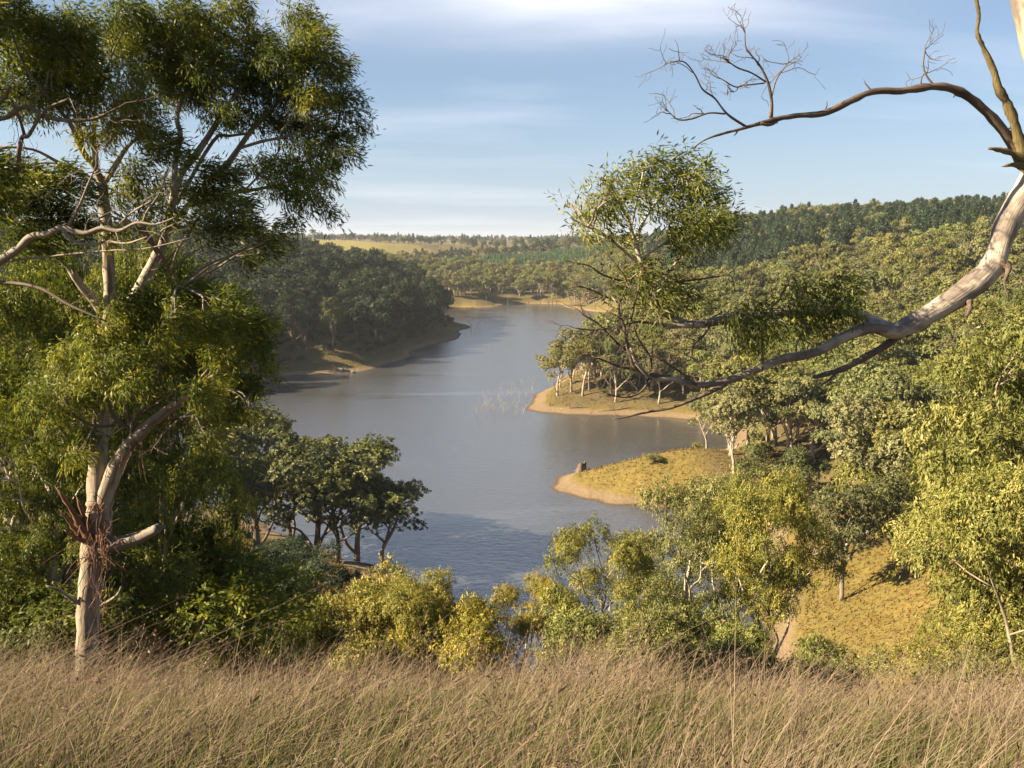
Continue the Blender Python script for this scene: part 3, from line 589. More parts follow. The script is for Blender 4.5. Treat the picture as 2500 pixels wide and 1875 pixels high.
def far_country():
    rng = np.random.RandomState(21)
    # young pine plantation in rows
    x, y = np.meshgrid(np.arange(-100, 112, 3.4), np.arange(790, 985, 5.2)); x = x.ravel() + rng.normal(size=x.size) * 0.35; y = y.ravel() + rng.normal(size=y.size) * 0.5
    ok = (y > 795 + 0.6 * (x - 60)) & (y < 925 + 0.5 * x + 30) & (np.abs(x - 5) < 105); x, y = x[ok], y[ok]; z = terrain(x, y)
    h = rng.uniform(6.0, 8.5, len(x)); order = np.argsort(y)
    front = order[:90]
    for k in front:
        tree('young_pine', YPINE[rng.randint(2)], (x[k], y[k], z[k]), h[k], rng.rand() * 6.28, 'bright green young pine in the lowest rows of the plantation slope', 'pine tree', 'young pines of the plantation')
    r = order[90:]
    scatter_stuff('pine_plantation', YPINE, np.stack([x, y, z], -1)[r], h[r] / 6.0, rng, 'rows of bright green young pines on the slope beyond the lake', 'plantation')
    # wooded farmland out to the horizon
    pts = []
    for y0, y1, sp in ((800, 1300, 15), (1300, 2200, 26), (2200, 4500, 48)):
        x, y = jgrid(rng, -0.68 * y1, 0.68 * y1, y0, y1, sp); ok = np.abs(x) / y < 0.7; x, y = x[ok], y[ok]
        clump = np.sin(x / 90 + 1.3) * np.sin(y / 70 + x / 200) + 0.5 * np.sin(x / 37 + y / 45)
        keep = (clump + rng.normal(size=len(x)) * 0.35 > -0.15) & (clearing(x, y) < 0.3) & ~((np.abs(x - 5) < 105) & (y < 1000))
        x, y = x[keep], y[keep]
        keep = ~((x > -320) & (x < -70) & (y > 1080) & (y < 1300)); x, y = x[keep], y[keep]
        z = terrain(x, y); h = rng.uniform(7, 15, len(x)) * (1.25 if y0 > 2000 else 1.0)
        pts += list(zip(x, y, z, h))
    pts = np.array(pts)
    scatter_stuff('farm_woodland', FAR[:3] + FAR_S[:3] + PINE[:1], pts[:, :3], pts[:, 3] / 14.0, rng, 'scattered trees and copses over the farmland below the horizon', 'woodland')
    # single trees on the bare hill's foot and the round dark tree above the plantation
    for u, v, h, lb in ((1338, 622, 19, 'large round dark tree standing alone above the pine plantation'), ):
        p = hit(u, v, 700)
        tree('round_tree', dict(MID_S[2]), p, h, 1.0, lb, 'tree', None, 1.15)
    for k, (u, v, h) in enumerate(((945, 652, 9), (958, 640, 8), (968, 655, 10), (985, 642, 9), (1015, 628, 11), (1000, 660, 9), (1040, 650, 9), (1028, 668, 10), (935, 668, 9), (900, 664, 8))):
        p = hit(u, v, 700)
        tree('paddock_tree', FAR_S[k % 5], p, h, k * 1.3, 'small dark tree at the foot of the bare grassy hill', 'tree', 'trees at the foot of the bare hill')
far_country()
# ------------------------------------------------------------------ trees on the slopes near the camera
def ground_at(u, Y):
    x = (u - 1250.0) / FPX * Y * 1.08; return x
def spot(u, Y, vt):
    """a tree at depth Y in column u whose top reaches row vt"""
    t = at(u, vt, Y); z = tz(t[0], Y); return np.array([t[0], Y, z]), t[2] - z
def near_trees():
    rng = np.random.RandomState(40)
    def fam_trees(rows, fam, name, cat):
        for u, vt, Y, sx, lb in rows:
            p, h = spot(u, Y, vt); h = max(h, 2.5)
            tree(name, fam[rng.randint(len(fam))], p, h * 1.03, rng.rand() * 6.28, lb, cat, None, sx, (rng.normal() * 0.03, rng.normal() * 0.03))
    GREEN = [with_mats(p, 'leaf_near') for p in NEAR]
    OPEN = NEAR[2:]
    fam_trees([(1650, 1185, 46, 0.72, 'white-stemmed open gum between the slanting gum and the grassy spit'),
               (1500, 1300, 40, 0.75, 'small gum with slanting white stem and open crown against the water'),
               (1775, 1200, 50, 0.72, 'bushy gum with pale forked stems behind the white twin-trunked gum'),
               (1905, 1170, 43, 0.65, 'tall gum with twisted white trunk above the dry grass')], OPEN, 'gum_tree', 'gum tree')
    fam_trees([(2570, 790, 36, 0.75, 'tall bright yellow-green gum above the broad drooping one'),
               (2600, 1150, 31, 0.85, 'broad gum with drooping sunlit foliage beside the sunny slope'),
               (2480, 1420, 34, 0.95, 'low spreading gum with bare grey twigs at the edge of the sunny slope')], NEAR[:2], 'gum_tree', 'gum tree')
    fam_trees([(30, 680, 20, 0.7, 'green gum crowded behind the forked tree, its top against the shaded bank'),
               (180, 610, 22, 0.65, 'tall gum behind the trunk of the forked tree, upper leaves catching the sun'),
               (330, 670, 24, 0.5, 'yellow-green gum rising above the lower foliage of the forked tree'),
               (50, 900, 18, 0.8, 'dense dark green gum at the foot of the crowded trees'),
               (280, 1160, 26, 0.6, 'rounded green gum beside the forked tree\'s broken stub'),
               (230, 1000, 24, 0.55, 'dark leafy gum directly behind the forked tree\'s trunk'),
               (400, 1310, 30, 0.55, 'green gum with yellow flushed tips above the shaded grassy bank'),
               (130, 1190, 18, 0.8, 'bushy gum with tangled grey branches left of the forked trunk')], GREEN, 'gum_tree', 'gum tree')
    GSH = [with_mats(p, 'leaf_near') for p in SHRUB]
    fam_trees([(60, 1330, 18, 1.2, 'dark green shrub at the foot of the crowded gums'), (320, 1320, 24, 1.2, 'green shrub right behind the forked tree\'s base'),
               (430, 1440, 26, 0.9, 'glossy green shrub with yellow tips beyond the tall grass'), (570, 1510, 30, 0.8, 'low dark shrub below the shaded grassy bank')], GSH, 'shrub', 'shrub')
    GOLD = [with_mats(p, 'leaf_gold') for p in SHRUB]; GOPEN = [with_mats(p, 'leaf_gold', 'bark_gum') for p in NEAR[2:]]
    fam_trees([(735, 1490, 40, 0.75, 'small round green bush with orange tips below the dark domed bush'), (1460, 1500, 37, 0.8, 'leafy bush at the foot of the slanting gum'),
               (1580, 1490, 33, 0.75, 'pale green bush under the slanting gum'), (1700, 1480, 36, 0.75, 'broad sunlit bush in front of the white twin-trunked gum'),
               (1810, 1560, 30, 0.8, 'silvery leafed bush rising from the dry grass'), (1990, 1580, 34, 0.7, 'dark green shrub at the edge of the sunny slope')], SHRUB, 'bush', 'bush')
    fam_trees([(860, 1470, 41, 0.9, 'golden bush beside the end of the shaded bank'), (945, 1440, 45, 0.8, 'sunlit golden bush just below the dark muddy shore'),
               (1120, 1475, 41, 0.75, 'golden leafy bush beside the crooked-branched gum, against the water'), (650, 1570, 30, 0.8, 'low yellow bush at the brow of the dry grass')], GOLD, 'bush', 'bush')
    fam_trees([(1040, 1405, 43, 0.85, 'golden gum with dark crooked branches in front of the water'), (1262, 1435, 44, 0.8, 'slim gum with rounded golden crown and bare trunk before the water'), (1370, 1450, 42, 0.65, 'slim dark-stemmed gum with open crown beside the rounded golden one')], GOPEN, 'gum_tree', 'gum tree')
    # gums of the shaded spur at the left, and the marked single gums
    def fam_hit(rows, fam, name, cat):
        for k, (u, v, vt, sx, lb) in enumerate(rows):
            p = hit(u, v, 20); h = (at(u, vt, p[1])[2] - p[2]) * 1.02
            tree(name, fam[(k * 2 + 1) % len(fam)], p, h, rng.rand() * 6.28, lb, cat, None, sx)
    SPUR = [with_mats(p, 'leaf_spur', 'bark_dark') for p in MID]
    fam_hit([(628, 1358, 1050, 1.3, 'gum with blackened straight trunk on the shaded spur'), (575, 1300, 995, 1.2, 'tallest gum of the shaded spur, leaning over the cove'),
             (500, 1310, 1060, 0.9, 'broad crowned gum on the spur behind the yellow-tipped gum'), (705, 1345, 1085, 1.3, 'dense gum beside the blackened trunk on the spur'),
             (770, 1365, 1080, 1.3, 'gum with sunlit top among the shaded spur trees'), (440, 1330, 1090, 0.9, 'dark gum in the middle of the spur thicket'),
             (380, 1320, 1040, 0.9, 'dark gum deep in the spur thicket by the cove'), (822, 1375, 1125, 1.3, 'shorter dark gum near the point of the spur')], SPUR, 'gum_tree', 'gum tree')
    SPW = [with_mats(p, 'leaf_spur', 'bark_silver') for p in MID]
    fam_hit([(872, 1370, 1085, 1.3, 'gum with several pale leaning stems at the point of the shaded spur'), (935, 1396, 1180, 1.35, 'low gum hanging over the water at the point of the spur'),
             (812, 856, 728, 0.75, 'tall pale gum standing out before the dark forest across the lake'),
             (2207, 1388, 1140, 1.05, 'dark-trunked gum with pale bare limbs on the sunny slope'), (2341, 1274, 1062, 0.9, 'gum with scorched trunk above the sunny slope'),
             (2054, 1473, 1185, 0.9, 'thin crowned gum casting its shadow over the sunny slope'), (2130, 1250, 1080, 1.0, 'spreading gum at the head of the sunny slope'),
             (1960, 1290, 1100, 1.0, 'gum at the water\'s end behind the sunny slope'), (2440, 1230, 1010, 1.0, 'gum above the scorched one on the hillside'), (1850, 1262, 1090, 1.0, 'gum leaning over the end of the small inlet')], SPW, 'gum_tree', 'gum tree')
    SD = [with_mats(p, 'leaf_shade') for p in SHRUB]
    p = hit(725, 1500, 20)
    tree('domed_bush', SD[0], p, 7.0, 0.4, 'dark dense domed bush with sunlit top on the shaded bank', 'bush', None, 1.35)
near_trees()

# ------------------------------------------------------------------ the forked gum and the tree with the great limb
def limb(mb, pts, D0, D1, seg=8, rng=None, wob=0.03, sub=4, scale=1.0, jag=0.0):
    P = []; R = []; n = len(pts)
    for k, (u, v, w) in enumerate(pts):
        D = D0 + (D1 - D0) * k / (n - 1); p = at(u, v, D); P.append(p); R.append(0.46 * w / FPX * np.linalg.norm(p - [0, 0, EYE]) * scale)
    return mb.tube(P, R, seg, wob, rng, sub, jag=jag)
def dead_twig(mb, rng, p, d, L, r, depth, gn=0.35, up=0.05, kids=(2, 4)):
    n = 6; P = [np.asarray(p, float)]; d = norm(np.asarray(d, float))
    for k in range(n):
        d = norm(d + rng.normal(size=3) * gn * np.array([1, 0.6, 1]) + np.array([0, 0, up])); P.append(P[-1] + d * L / n)
    mb.tube(P, np.linspace(r, max(r * 0.3, 0.0022), n + 1), 5 if r > 0.008 else 4, 0.05, rng, 1)
    if depth > 0:
        for _ in range(rng.randint(*kids) + 1):
            k = rng.randint(2, n + 1); dd = norm(P[k] - P[k - 1]); side = norm(np.cross(dd, rng.normal(size=3)))
            dead_twig(mb, rng, P[k], dd * 0.55 + side * 0.9, L * rng.uniform(0.35, 0.65), r * 0.5, depth - 1, gn, up, kids)
def clump_group(rng, rows, D, jit, samples, mbt, mat, parent, leaf, dens, wind, droop, bright=0.0):
    """foliage clumps given as (u, v, radius px): one foliage part, with twigs that carry it back to the limbs"""
    C = []; R = []
    for u, v, r in rows:
        p = at(u, v, D + rng.uniform(-jit, jit)); C.append(p); R.append(r / FPX * np.linalg.norm(p - [0, 0, EYE]))
    C = np.array(C); R = np.array(R)
    for c, r in zip(C, R):
        q = samples[np.argmin(np.linalg.norm(samples - c, axis=1) + 0.5 * np.maximum(samples[:, 2] - c[2], 0))]
        P = curve3(q, c, rng, 0.12, 0.08, 5); rr = 0.006 + 0.010 * min(1.0, np.linalg.norm(c - q))
        mbt.tube(P, np.linspace(rr * 1.3, rr * 0.5, 5), 5, 0.05, rng, 3)
        for _ in range(5):
            e = c + norm(rng.normal(size=3) + np.array([0, 0, 0.2])) * r * 0.85
            mbt.tube(curve3(P[rng.randint(2, 5)], e, rng, 0.15, 0.05, 4), np.linspace(rr * 0.5, 0.002, 4), 4, 0, None, 2)
    RR = np.stack([R, R * 1.05, R * 0.8], -1)
    ns = np.maximum(10, (dens * R ** 2)).astype(int)
    V, Q, T = foliage(rng, C, RR * 0.66, ns, 15, 0.26, leaf[0], leaf[1], droop, wind, 0.5, 0.25, 0.7, rng.normal(size=len(C)) * 0.12 + bright, 0.5)
    return obj('foliage_cluster', crown_mesh('foliage', [(V, Q, T)]), mat, parent)
def forked_gum():
    rng = np.random.RandomState(77); D = 14.5
    root = at(212, 1730, D); root[2] = tz(root[0], root[1])
    e = bpy.data.objects.new('forked_gum', None); col.objects.link(e)
    tag(e, 'large forked gum tree with peeling cream trunk rising from the dry grass', 'gum tree')
    S = []
    def part(name, rows, mat, d0=0.0, d1=0.0, seg=10, wob=0.03):
        if len(rows) > 1 and name in ('stub', 'dead_twig'):
            for r in rows: part(name, [r], mat, d0, d1, seg, wob)
            return
        mb = MB(); pr = None
        for pts, a, b in rows: P, R = limb(mb, pts, D + a, D + b, seg, rng, wob, jag=1.6 if name in ('stub', 'broken_branch') or pts[-1][:2] == (478, 945) else 0.0); S.append(P)
        return obj(name, mb.mesh(name), M[mat], e)
    part('trunk', [([(206,1790,66),(212,1660,54),(215,1500,49),(222,1400,51),(230,1330,58),(238,1290,62),(243,1240,60),(240,1190,52),(240,1100,42),(250,1000,36),(259,920,33),(264,840,31),(268,740,29),(265,640,27),(261,560,26),(254,490,25),(247,440,22)], 0, 0)], 'bark_white', seg=18, wob=0.05)
    part('branch', [([(243,1250,46),(268,1180,40),(290,1125,36),(330,1070,30),(385,1020,26),(440,980,22),(478,945,19)], 0, -0.6)], 'bark_white', seg=10)
    part('branch', [([(272,830,26),(300,770,28),(335,715,29),(362,665,28),(390,610,25),(408,560,23),(422,490,21),(440,425,19),(478,378,17),(518,318,14),(560,250,10),(600,200,7)], 0.3, 1.2), ([(425,480,15),(428,400,13),(440,330,13),(432,290,11),(445,240,8),(470,200,6)], 0.6, 1.2), ([(410,560,13),(500,455,15),(555,400,16),(590,352,14),(620,310,12),(660,270,8),(700,230,6)], 0.8, 1.4), ([(585,362,8),(640,345,8),(690,335,7),(745,315,5)], 1.1, 1.5), ([(430,500,10),(520,345,9),(560,332,7),(620,325,5)], 0.9, 1.4), ([(470,500,11),(575,470,10),(640,460,8),(720,440,5)], 0.5, 0.9), ([(600,462,6),(650,410,5),(680,370,4)], 0.6, 0.8)], 'bark_white', seg=8)
    part('branch', [([(250,450,20),(228,400,17),(205,375,15),(185,330,13),(170,300,11),(140,262,8),(110,230,6)], 0, -0.8), ([(252,450,16),(275,415,14),(310,360,9),(345,330,6)], 0, -0.4), ([(236,420,14),(230,350,11),(232,280,9),(240,220,7)], 0, 0.3), ([(200,365,12),(196,320,11),(182,290,10),(192,250,8),(210,200,6)], 0, 0.4), ([(235,460,9),(190,420,9),(140,395,8),(80,365,6),(0,358,5)], 0, -0.7), ([(232,440,7),(170,405,6),(100,398,5),(50,415,4)], 0, -0.4)], 'bark_white', seg=7)
    part('broken_branch', [([(246,760,22),(225,728,20),(200,700,18),(180,672,16)], 0, -0.3)], 'bark_white')
    part('stub', [([(250,1330,46),(290,1326,34),(340,1312,29),(372,1297,25),(384,1290,23)], -0.05, -0.3)], 'bark_silver')
    part('stub', [([(225,1312,34),(200,1284,20),(176,1246,11),(142,1195,3)], -0.1, -0.5), ([(222,1322,28),(190,1300,13),(166,1272,7),(150,1250,3)], -0.1, -0.3), ([(226,1300,22),(206,1262,12),(190,1222,5)], -0.15, -0.3), ([(220,1325,20),(186,1312,9),(160,1296,3)], -0.1, -0.35)], 'bark_red', wob=0.16, seg=7)
    part('dead_twig', [([(205,1478,12),(175,1462,10),(145,1440,7),(112,1430,4)], -0.1, -0.3), ([(245,1478,10),(270,1465,8),(288,1450,6),(297,1430,4)], -0.1, -0.2)], 'bark_silver', seg=6)
    part('broken_branch', [([(345,560,18),(365,585,16),(395,630,13),(420,665,8),(445,700,5)], -0.9, -0.9)], 'bark_red', wob=0.1, seg=7)
    # dead twiggy branches in the fork
    mb = MB()
    for pts in ([(335,1085,14),(322,1040,12),(345,1000,10),(375,950,8),(392,905,5)], [(320,1050,10),(280,1020,11),(262,975,10),(250,900,8),(232,860,5)], [(278,1040,8),(230,1040,7),(190,1020,6),(150,1000,4)], [(345,1010,7),(400,975,6),(450,950,4)], [(350,1110,6),(400,1060,6),(440,1020,4)], [(330,1080,8),(310,1000,6),(305,960,4)]):
        P, R = limb(mb, pts, D - 0.3, D - 0.7, 6, rng, 0.05); S.append(P)
        for k in range(3): dead_twig(mb, rng, P[rng.randint(4, len(P))], rng.normal(size=3) + [0, 0, 0.5], 0.7, 0.008, 1)
    obj('dead_branches', mb.mesh('dead_branches'), M['bark_dead'], e, kind='stuff')
    # peeling bark: ribbons round the knot and down the trunk
    mb = MB()
    for k in range(130):
        u = 236 + rng.normal() * 17; v = rng.uniform(1225, 1350) if k < 44 else rng.uniform(960, 1060)
        if k >= 70: u = 243 + rng.normal() * 14; v = rng.uniform(1230, 1500)
        if 44 <= k < 70: u = rng.uniform(310, 470); v = 1120 - (u - 270) * 0.75
        p = at(u, v, D - 0.17 - 0.1 * rng.rand()) if not 44 <= k < 70 else at(u, v, D - 0.55); L = rng.uniform(0.2, 0.9); n = 6; P = [p]; d = np.array([rng.normal() * 0.4, -0.15, -1.0 if rng.rand() < 0.8 else 0.8])
        for _ in range(n): d = d + rng.normal(size=3) * 0.4; P.append(P[-1] + norm(d) * L / n); d[2] -= 0.3
        P = np.array(P); w = rng.uniform(0.003, 0.014) * np.linspace(1, 0.3, n + 1)[:, None]; sdv = norm(np.cross(np.gradient(P, axis=0), [0.3, 1, 0.1] + rng.normal(size=3) * 0.4)); th = np.array([0, -0.004, 0])
        V = np.vstack([P - sdv * w, P + sdv * w, P + sdv * w + th, P - sdv * w + th]); m = n + 1; i = np.arange(n)
        Q = np.vstack([np.stack([a * m + i, a * m + i + 1, b * m + i + 1, b * m + i], -1) for a, b in ((0, 1), (1, 2), (2, 3), (3, 0))]); mb.raw(V, Q)
    o = obj('peeling_bark', mb.mesh('peeling_bark', False), M['bark_red'], e); o['kind'] = 'stuff'
    SM = np.vstack(S); tw = MB(); lf = (0.108, 0.021); dn = 560.0; w = (0.35, 0, 0)
    g = lambda rows, dD, b=0.0, wd=w, dr=0.5: clump_group(rng, rows, D + dD, 0.8, SM, tw, M['leaf_near'], e, lf, dn, wd, dr, b)
    g([(40,60,70),(110,90,70),(180,60,60),(175,130,75),(60,150,80),(130,190,70),(215,190,60),(30,230,60),(200,250,45),(100,250,50),(20,20,50)], -0.5, -0.05)
    g([(300,40,65),(360,90,70),(430,40,70),(500,80,75),(440,130,80),(520,160,75),(370,170,60),(300,120,50),(560,20,55),(420,210,65),(490,220,60),(270,80,40)], 0.8)
    g([(620,110,70),(690,150,75),(760,110,65),(740,60,45),(800,170,60),(830,240,45),(690,230,70),(760,240,60),(600,200,70),(860,270,28),(640,290,45),(560,270,45),(720,30,30)], 1.2, -0.04)
    g([(760,310,50),(810,330,45),(840,370,35),(790,390,40),(740,360,40),(870,300,22),(700,300,45),(530,290,35)], 1.3)
    g([(690,400,45),(740,430,48),(780,440,35),(700,470,40),(760,490,35),(800,520,22),(660,440,35),(640,410,30),(720,540,25),(620,400,25)], 0.9, 0.05)
    g([(310,190,40),(340,240,45),(290,250,45),(350,290,35),(270,300,35),(230,330,40),(300,310,35)], -0.4, 0.25)
    g([(350,340,30),(390,355,42),(420,385,32),(360,385,30)], -1.0, -0.1, (0.9, 0, 0), 0.15)
    g([(500,430,45),(540,430,40),(500,490,55),(560,500,50),(590,560,50),(530,560,50),(640,600,38),(600,630,30),(480,540,40),(450,470,35),(670,560,25)], -0.9, -0.06, (0.9, 0, 0), 0.2)
    g([(330,440,40),(390,460,40),(290,470,40),(350,510,38),(420,520,35),(310,400,25),(280,560,35)], 0.6, 0.0)
    g([(30,430,60),(90,460,60),(150,440,45),(190,480,35),(40,510,65),(120,530,55),(175,560,40),(30,590,50),(100,600,40)], -1.4, -0.12, (0.8, 0, 0), 0.2)
    g([(300,740,50),(360,740,55),(430,740,55),(490,720,50),(550,735,50),(280,790,55),(350,800,60),(430,810,65),(510,800,60),(580,790,55),(620,800,45)], -0.9, 0.1, (0.6, 0, 0), 0.35)
    g([(390,870,60),(470,870,65),(550,870,60),(620,860,40),(640,900,32),(560,940,50),(500,950,55),(600,950,35),(540,1010,45),(510,1070,30),(570,1000,35),(610,1000,20),(480,1020,35)], -0.7, 0.02)
    g([(230,820,55),(180,870,55),(240,880,55),(120,930,50),(170,950,55),(90,980,40),(150,1010,45),(230,940,45),(120,1040,32),(200,1060,40),(180,1110,28),(300,870,50),(320,930,40)], -0.6, 0.08)
    obj('twigs', tw.mesh('twigs'), M['bark_silver'], e, kind='stuff')
    c = root; e.location = c
    for o in e.children: o.location = -Vector(c)
forked_gum()
def offside_gum():
    """the gum standing just left of the frame that sends a grey limb across the forked tree"""
    rng = np.random.RandomState(78); D = 12.0
    e = bpy.data.objects.new('gum_tree', None); col.objects.link(e); tag(e, 'gum sending a long grey horizontal limb in front of the forked tree', 'gum tree')
    S = []; mb = MB(); P, R = limb(mb, [(-300,1950,100),(-270,1500,85),(-250,1000,74),(-262,600,60),(-235,200,46),(-200,-200,34),(-150,-500,20)], D, D, 12, rng); S.append(P); r0 = P[0].copy()
    for pts in ([(-245,420,30),(-150,180,22),(-60,0,14),(40,-150,8)], [(-225,150,26),(-320,-100,20),(-420,-300,10)], [(-215,0,24),(-120,-250,15),(0,-420,8)]):
        P, R = limb(mb, pts, D, D + 0.8, 8, rng); S.append(P)
    r0[2] = tz(r0[0], r0[1]) ; obj('trunk', mb.mesh('trunk'), M['bark_white'], e)
    mb = MB()
    for pts in ([(-250,900,44),(-120,720,36),(0,636,30),(40,612,24),(75,578,23),(115,572,20),(150,556,19),(205,570,16),(250,556,15),(290,564,13),(335,544,10),(380,548,7),(430,530,5)], [(150,558,14),(180,588,12),(225,598,10),(262,590,9),(310,594,7),(360,578,5)], [(0,640,9),(120,626,7),(260,612,6),(350,608,5),(470,580,3)], [(160,560,9),(190,510,9),(215,450,7),(228,420,5)], [(280,560,8),(320,520,7),(370,490,5)]):
        P, R = limb(mb, pts, D - 0.2, D - 1.0, 8, rng, 0.06, scale=0.72); S.append(P)
        for k in range(5): dead_twig(mb, rng, P[rng.randint(4, len(P))], rng.normal(size=3) + [0.2, 0, 0.3], rng.uniform(0.3, 0.7), 0.007, 1)
    obj('limb', mb.mesh('limb'), M['bark_silver'], e)
    mb = MB()
    for pts in ([(-100,250,14),(0,290,12),(60,260,11),(130,290,10),(220,292,8),(290,262,5)], [(40,420,11),(52,340,10),(70,330,9),(110,270,7),(170,240,5)], [(60,330,8),(48,290,7),(30,250,6)], [(-60,690,9),(20,690,9),(100,705,8),(170,745,7),(260,785,4)], [(-80,310,10),(0,250,9),(25,210,6)]):
        P, R = limb(mb, pts, D - 0.2, D - 0.6, 6, rng); S.append(P)
        for k in range(3): dead_twig(mb, rng, P[rng.randint(3, len(P))], rng.normal(size=3), 0.6, 0.007, 1)
    obj('dead_branches', mb.mesh('dead_branches'), M['bark_dead'], e, kind='stuff')
    tw = MB(); SM = np.vstack(S)
    clump_group(rng, [(-120,40,110),(-220,-80,130),(-60,-160,120),(-320,60,130),(-420,-150,130),(40,-280,110),(-160,-380,140),(-330,-330,130),(-130,220,90),(-60,420,70),(-140,520,80),(-30,480,50)], D, 0.9, SM, tw, M['leaf_near'], e, (0.14, 0.026), 520, (0.5, 0, 0), 0.4)
    obj('twigs', tw.mesh('twigs'), M['bark_silver'], e, kind='stuff')
    e.location = r0
    for o in e.children: o.location = -Vector(r0)
offside_gum()
def limb_gum():
    rng = np.random.RandomState(99); D = 11.0
    e = bpy.data.objects.new('leaning_gum', None); col.objects.link(e); tag(e, 'white gum with a great curved limb and a dead arching branch reaching over the lake', 'gum tree')
    S = []
    def part(name, rows, mat, seg=10, wob=0.03, keep=True):
        if len(rows) > 1 and name == 'stub':
            for r in rows: part(name, [r], mat, seg, wob, keep)
            return None, []
        mb = MB(); out = []
        for pts, a, b in rows:
            P, R = limb(mb, pts, D + a, D + b, seg, rng, wob, jag=1.5 if name == 'stub' else 0.0, scale=0.82); out.append(P)
            if keep: S.append(P)
        return obj(name, mb.mesh(name), M[mat], e), out
    _, tr = part('trunk', [([(2790,2050,150),(2760,1700,125),(2720,1200,112),(2660,700,104),(2600,350,96),(2548,150,88),(2508,0,80),(2470,-200,66),(2440,-420,44)], 0.4, 0.3)], 'bark_limb', 14)
    part('limb', [([(2640,330,92),(2560,400,84),(2505,470,74),(2462,540,66),(2440,600,60),(2420,652,68),(2370,700,66),(2300,748,62),(2235,785,56),(2188,808,50),(2155,803,42),(2120,800,37),(2055,826,32),(1990,860,29),(1900,880,27),(1830,910,25),(1770,930,23),(1700,940,20),(1640,925,15),(1595,925,11),(1555,890,9),(1540,850,7)], 0.3, -1.0)], 'bark_limb', 14)
    part('limb', [([(2190,806,34),(2150,790,30),(2110,772,27),(2050,757,27),(1960,762,28),(1880,768,29),(1800,775,30),(1730,788,27),(1690,792,25),(1660,785,25),(1630,770,22),(1608,752,17),(1598,715,15),(1590,690,15),(1572,658,16),(1556,612,14)], 0.0, -1.0), ([(1720,792,18),(1660,795,18),(1622,797,15),(1612,775,11)], -0.7, -0.8)], 'bark_limb', 12)
    part('branch', [([(1572,658,16),(1552,600,14),(1535,540,11),(1515,500,9),(1490,455,7),(1475,420,4)], -1, -1.1), ([(1556,612,11),(1562,560,11),(1590,510,9),(1622,470,7),(1660,430,4)], -1, -0.7), ([(1565,650,11),(1520,610,10),(1470,570,8),(1425,550,6),(1390,530,4)], -1, -1.5), ([(1570,630,9),(1620,595,8),(1680,555,6),(1730,520,4)], -1, -0.6), ([(1600,700,9),(1640,655,8),(1680,600,6),(1700,570,4)], -0.9, -0.7), ([(1540,560,7),(1560,470,6),(1570,420,4)], -1.0, -1.0), ([(1590,510,6),(1570,460,5),(1540,430,3)], -0.9, -1.1)], 'bark_pale', 7)
    _, arch = part('dead_branch', [([(2600,470,58),(2530,425,44),(2495,392,36),(2472,350,31),(2425,290,27),(2370,240,25),(2320,215,24),(2270,212,22),(2200,222,20),(2130,224,19),(2060,255,19),(2010,277,18),(1950,282,16),(1900,290,16),(1850,303,12),(1800,317,9),(1745,332,7),(1715,345,5),(1690,364,3)], 0.2, -0.8), ([(1900,292,12),(1880,304,11),(1855,302,7)], -0.5, -0.6)], 'bark_dead', 9, 0.075)
    ARCH = arch[0]
    _, dd = part('dead_branch', [([(1882,288,13),(1884,250,10),(1876,205,9),(1858,165,7),(1843,145,5),(1822,118,4),(1818,80,3)], -0.5, -0.7), ([(1884,235,6),(1895,195,5),(1915,165,4),(1925,153,3)], -0.5, -0.4), ([(1870,200,6),(1835,178,5),(1800,165,5),(1772,145,3)], -0.6, -0.8), ([(1866,203,5),(1820,208,5),(1795,212,4),(1762,193,3)], -0.6, -0.9), ([(1822,310,9),(1775,278,7),(1745,240,6),(1715,218,6),(1695,180,5),(1668,150,4),(1628,155,2)], -0.6, -1.0), ([(1770,278,6),(1730,276,5),(1690,290,5),(1655,292,4),(1632,272,2)], -0.6, -1.0), ([(2278,206,7),(2262,185,6),(2254,160,5),(2258,122,4)], -0.1, -0.1)], 'bark_dead', 6, keep=False)
    mb = MB()
    for q in (3, 9, 14, 22, 29, 36, 44, 52, 60): dead_twig(mb, rng, ARCH[q], rng.normal(size=3) * [0.6, 0.3, 1] + [-0.3, 0, 0.2], rng.uniform(0.06, 0.22), 0.012, 0, 0.2)
    for P in dd:
        for k in range(4): 
            q = P[rng.randint(len(P) // 3, len(P))]; dead_twig(mb, rng, q, rng.normal(size=3) * [1, 0.6, 1] + [-0.3, 0, 0.25], rng.uniform(0.2, 0.42), 0.006, 1, 0.3)
        for k in range(3): dead_twig(mb, rng, P[-1], norm(P[-1] - P[-4]) + rng.normal(size=3) * 0.5, 0.28, 0.004, 1, 0.25)
    obj('twigs', mb.mesh('twigs'), M['bark_dead'], e, kind='stuff')
    part('mossy_branch', [([(2530,440,36),(2500,392,30),(2488,340,27),(2472,285,26),(2455,245,25),(2438,215,22),(2424,165,15),(2400,115,11),(2386,80,10),(2390,40,10),(2384,0,9),(2376,-70,6)], 0.0, -0.2)], 'bark_moss', 9, 0.16, False)
    part('stub', [([(2515,398,26),(2470,374,17),(2440,366,14),(2416,363,9)], -0.1, -0.3), ([(2510,410,22),(2478,402,12),(2458,404,9)], -0.1, -0.2)], 'bark_moss', 8, 0.12, False)
    part('dead_branch', [([(2196,815,32),(2170,838,24),(2120,868,21),(2060,900,18),(2020,912,15),(1985,922,9)], -0.05, -0.4), ([(2050,905,9),(2020,930,6),(2002,942,3)], -0.3, -0.3)], 'bark_dead', 8, 0.06, False)
    part('dead_branch', [([(1775,938,14),(1700,972,12),(1640,995,10),(1570,1008,7),(1530,1018,5),(1495,1024,3)], -0.8, -1.1)], 'bark_dead', 6, 0.08, False)
